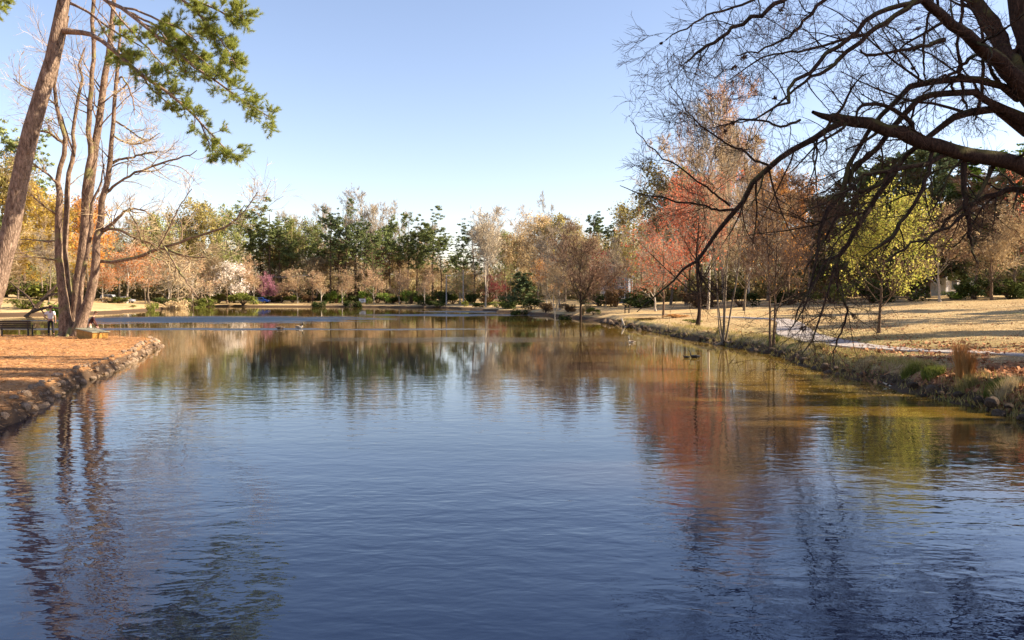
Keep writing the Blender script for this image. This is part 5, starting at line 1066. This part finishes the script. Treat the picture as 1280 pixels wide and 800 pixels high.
    for s, k in ((-1, 'l'), (1, 'r')):
        to = pts[ix['to' + k]]; an = pts[ix['an' + k]]; skinned('shoe', [(an[0], an[1] - .04, .045), (an[0], an[1] + .06, .045), (to[0], to[1] + .03, .035)], [(0, 1), (1, 2)], [(.05, .042), (.052, .042), (.045, .03)], M['cloth_dark'], t, 1, 0)
        skinned('ear', [tuple(hp_ + Vector((s * .078, 0, -.03))), tuple(hp_ + Vector((s * .084, -.005, .01)))], [(0, 1)], [(.008, .015), (.01, .02)], M['skin'], t, 1, 0)
        skinned('eye', [tuple(hp_ + Vector((s * .03, .088, .0))), tuple(hp_ + Vector((s * .03, .092, .0)))], [(0, 1)], [.01, .006], M['eye'], t, 1, 0)
    skinned('nose', [tuple(hp_ + Vector((0, .09, .01))), tuple(hp_ + Vector((0, .108, -.03)))], [(0, 1)], [.009, .014], M['skin'], t, 1, 0)
    skinned('mouth', [tuple(hp_ + Vector((-.022, .09, -.065))), tuple(hp_ + Vector((.022, .09, -.065)))], [(0, 1)], [.006, .006], M['cloth_maroon'], t, 1, 0)
    return t
q = P(63.5, 417, 48.3); person('man in white T-shirt and black trousers standing by the many-stemmed tree, hand on hip', (q[0], q[1], H(q[0], q[1]) + .01), .55, 'shirt_white', 'cloth_dark')
q = P(112, 416, 48.6); person('person in dark jacket and pale trousers bending behind the outermost stem', (q[0], q[1], H(q[0], q[1]) + .01), -.9, 'cloth_maroon', 'cloth_pale', False, .45)
M['goose_body'] = plain('goose_body', (.20, .14, .10), .8, .2, .25, 20); M['goose_black'] = plain('goose_black', (.02, .018, .018), .7, .3, .1, 20); M['goose_pale'] = plain('goose_pale', (.55, .46, .36), .8, .2, .1, 20); M['bill'] = plain('bill', (.12, .08, .03), .5, .3, .1, 20)
def bird(name, label, px, py, s, rz, up_neck=True, dark=False, pale=False):
    D = CAMZ / ((py - 368) / FPX); q = P(px, py, D); t = thing(name, label, 'goose' if name == 'goose' else 'duck', (q[0], q[1], -.02 * s), rz, None, (s, s, s))
    hh = .52 if up_neck else .30
    skinned('body', [(-.42, 0, .16), (-.25, 0, .12), (0, 0, .11), (.2, 0, .13), (.3, 0, .22), (.33, 0, hh * .75), (.36, 0, hh), (.43, 0, hh)], [(i, i + 1) for i in range(7)], [(.02, .03), (.11, .10), (.15, .14), (.12, .12), (.06, .06), (.035, .035), (.042, .042), (.03, .028)], M['goose_black' if dark else 'goose_pale' if pale else 'goose_body'], t, 2, 2)
    skinned('neck', [(.31, 0, .26), (.335, 0, hh * .75), (.36, 0, hh + .004), (.42, 0, hh + .002)], [(0, 1), (1, 2), (2, 3)], [.056, .04, .047, .034], M['goose_black'], t, 2, 0)
    for sd in (-1, 1): skinned('wing', [(.12, sd * .125, .17), (-.08, sd * .14, .17), (-.38, sd * .05, .20)], [(0, 1), (1, 2)], [(.05, .06), (.045, .085), (.015, .02)], M['goose_body' if not dark else 'goose_black'], t, 2, 1)
    skinned('bill', [(.44, 0, hh - .005), (.51, 0, hh - .015)], [(0, 1)], [(.02, .016), (.016, .008)], M['bill'], t, 1, 0)
    skinned('breast', [(.12, 0, .10), (.24, 0, .14)], [(0, 1)], [(.125, .12), (.085, .09)], M['goose_pale'], t, 2, 0)
bird('goose', 'dark goose swimming low with head down, ahead of the pale breasted one', 350, 411.5, .95, 3.0, False)
bird('goose', 'pale breasted goose with raised neck swimming on the silver streak', 374, 410.5, .95, -.3, True, False, True)
bird('duck', 'small duck with white breast swimming off the shaded bank', 789.5, 428.5, .55, 3.1, True, False, True)
bird('duck', 'tiny dark duck swimming towards the clump of stems, smaller of the pair', 858, 447.5, .42, 3.1, False, True)
bird('duck', 'dark duck with raised head, larger of the pair near the clump of stems', 868.5, 447.5, .62, 3.1, True, True)

mb = MB(); g = np.random.default_rng(91); n = 5200; y = g.uniform(22, 62, n); x = 11.6 - np.abs(g.normal(size=n)) * 3.2; k = (sdist(x, y) < -.15) & (noise2(x, y, .5, 92) > -.2); x, y = x[k], y[k]
lf = np.stack([x, y, np.full(len(x), .006)], 1); a = g.uniform(0, 6.28, len(x)); sz = g.uniform(.012, .035, len(x))[:, None]; dx = np.stack([np.cos(a), np.sin(a), 0 * a], 1) * sz; dy = np.stack([-np.sin(a), np.cos(a), 0 * a], 1) * sz * .7
mb.add(np.stack([lf - dx, lf - dy, lf + dx, lf + dy], 1).reshape(-1, 3), np.arange(len(x))[:, None] * 4 + np.arange(4)[None], g.random(len(x)))
tag(link('floating_leaves', mb.mesh('floating', M['grass_tan'])), 'specks of fallen petals and leaves floating by the bank', None, kind='stuff')

mb = MB(); p, g = scatter(9000, -34, -11, 13.5, 49, lambda x, y, d, g: (d > .1) & (noise2(x, y, .8, 95) > -.1)); lying(mb, p[:5000], .5, .014, g, .1); leaves(mb, p[5000:] + np.array([0, 0, .02]), .045, .8, g, .5)
tag(link('twig_litter', mb.mesh('twig_litter', M['twig_brown'])), 'fallen twigs, cones and dark leaves on the pine straw', None, kind='stuff')
mb = MB(); p, g = scatter(26000, 11.6, 50, 17, 78, lambda x, y, d, g: (d > .3) & (noise2(x, y, .45, 96) + .35 * noise2(x, y, 1.7, 97) > .25) & (x < y * .72 + 5)); p[:, 2] += .03; leaves(mb, p, .05, .7, g, .5)
tag(link('lawn_leaves', mb.mesh('lawn_leaves', M['leaf_litter'])), 'drifts of brown leaves on the lawn', None, kind='stuff')

for i, (px, py) in enumerate([(1010,455),(1062,474),(1118,486),(1185,504),(1232,515),(955,441),(890,428)]):
    D = 2.9 * 995 / (py - 368) + .35; q = P(px, py, D); x0 = 11.9; g = np.random.default_rng(140 + i); n = 420; x = g.uniform(-.22, .22, n); y = g.uniform(-.22, .22, n); sx = q[0] + .5; p = np.stack([sx + x, q[1] + y], 1)
    p = p[sdist(p[:, 0], p[:, 1]) > -.05]; z = H(p[:, 0], p[:, 1]); mb = MB(); grass(mb, np.column_stack([p, z]), .34, .009, g)
    o = link('grass_tussock', mb.mesh('tussock', M[['grass_mix', 'grass_tan', 'shrub_olive'][i % 3]])); tag(o, 'shaggy grass tussock hanging over the leafy bank edge, ' + ['below the top of the path', 'below the yellow tree', 'at the hooked fallen branch', 'just before the rusty grass', 'past the rusty grass', 'at the foot of the dark-trunked tree', 'just beyond the clump of stems'][i], 'grass', 'grass tussocks on the bank edge')
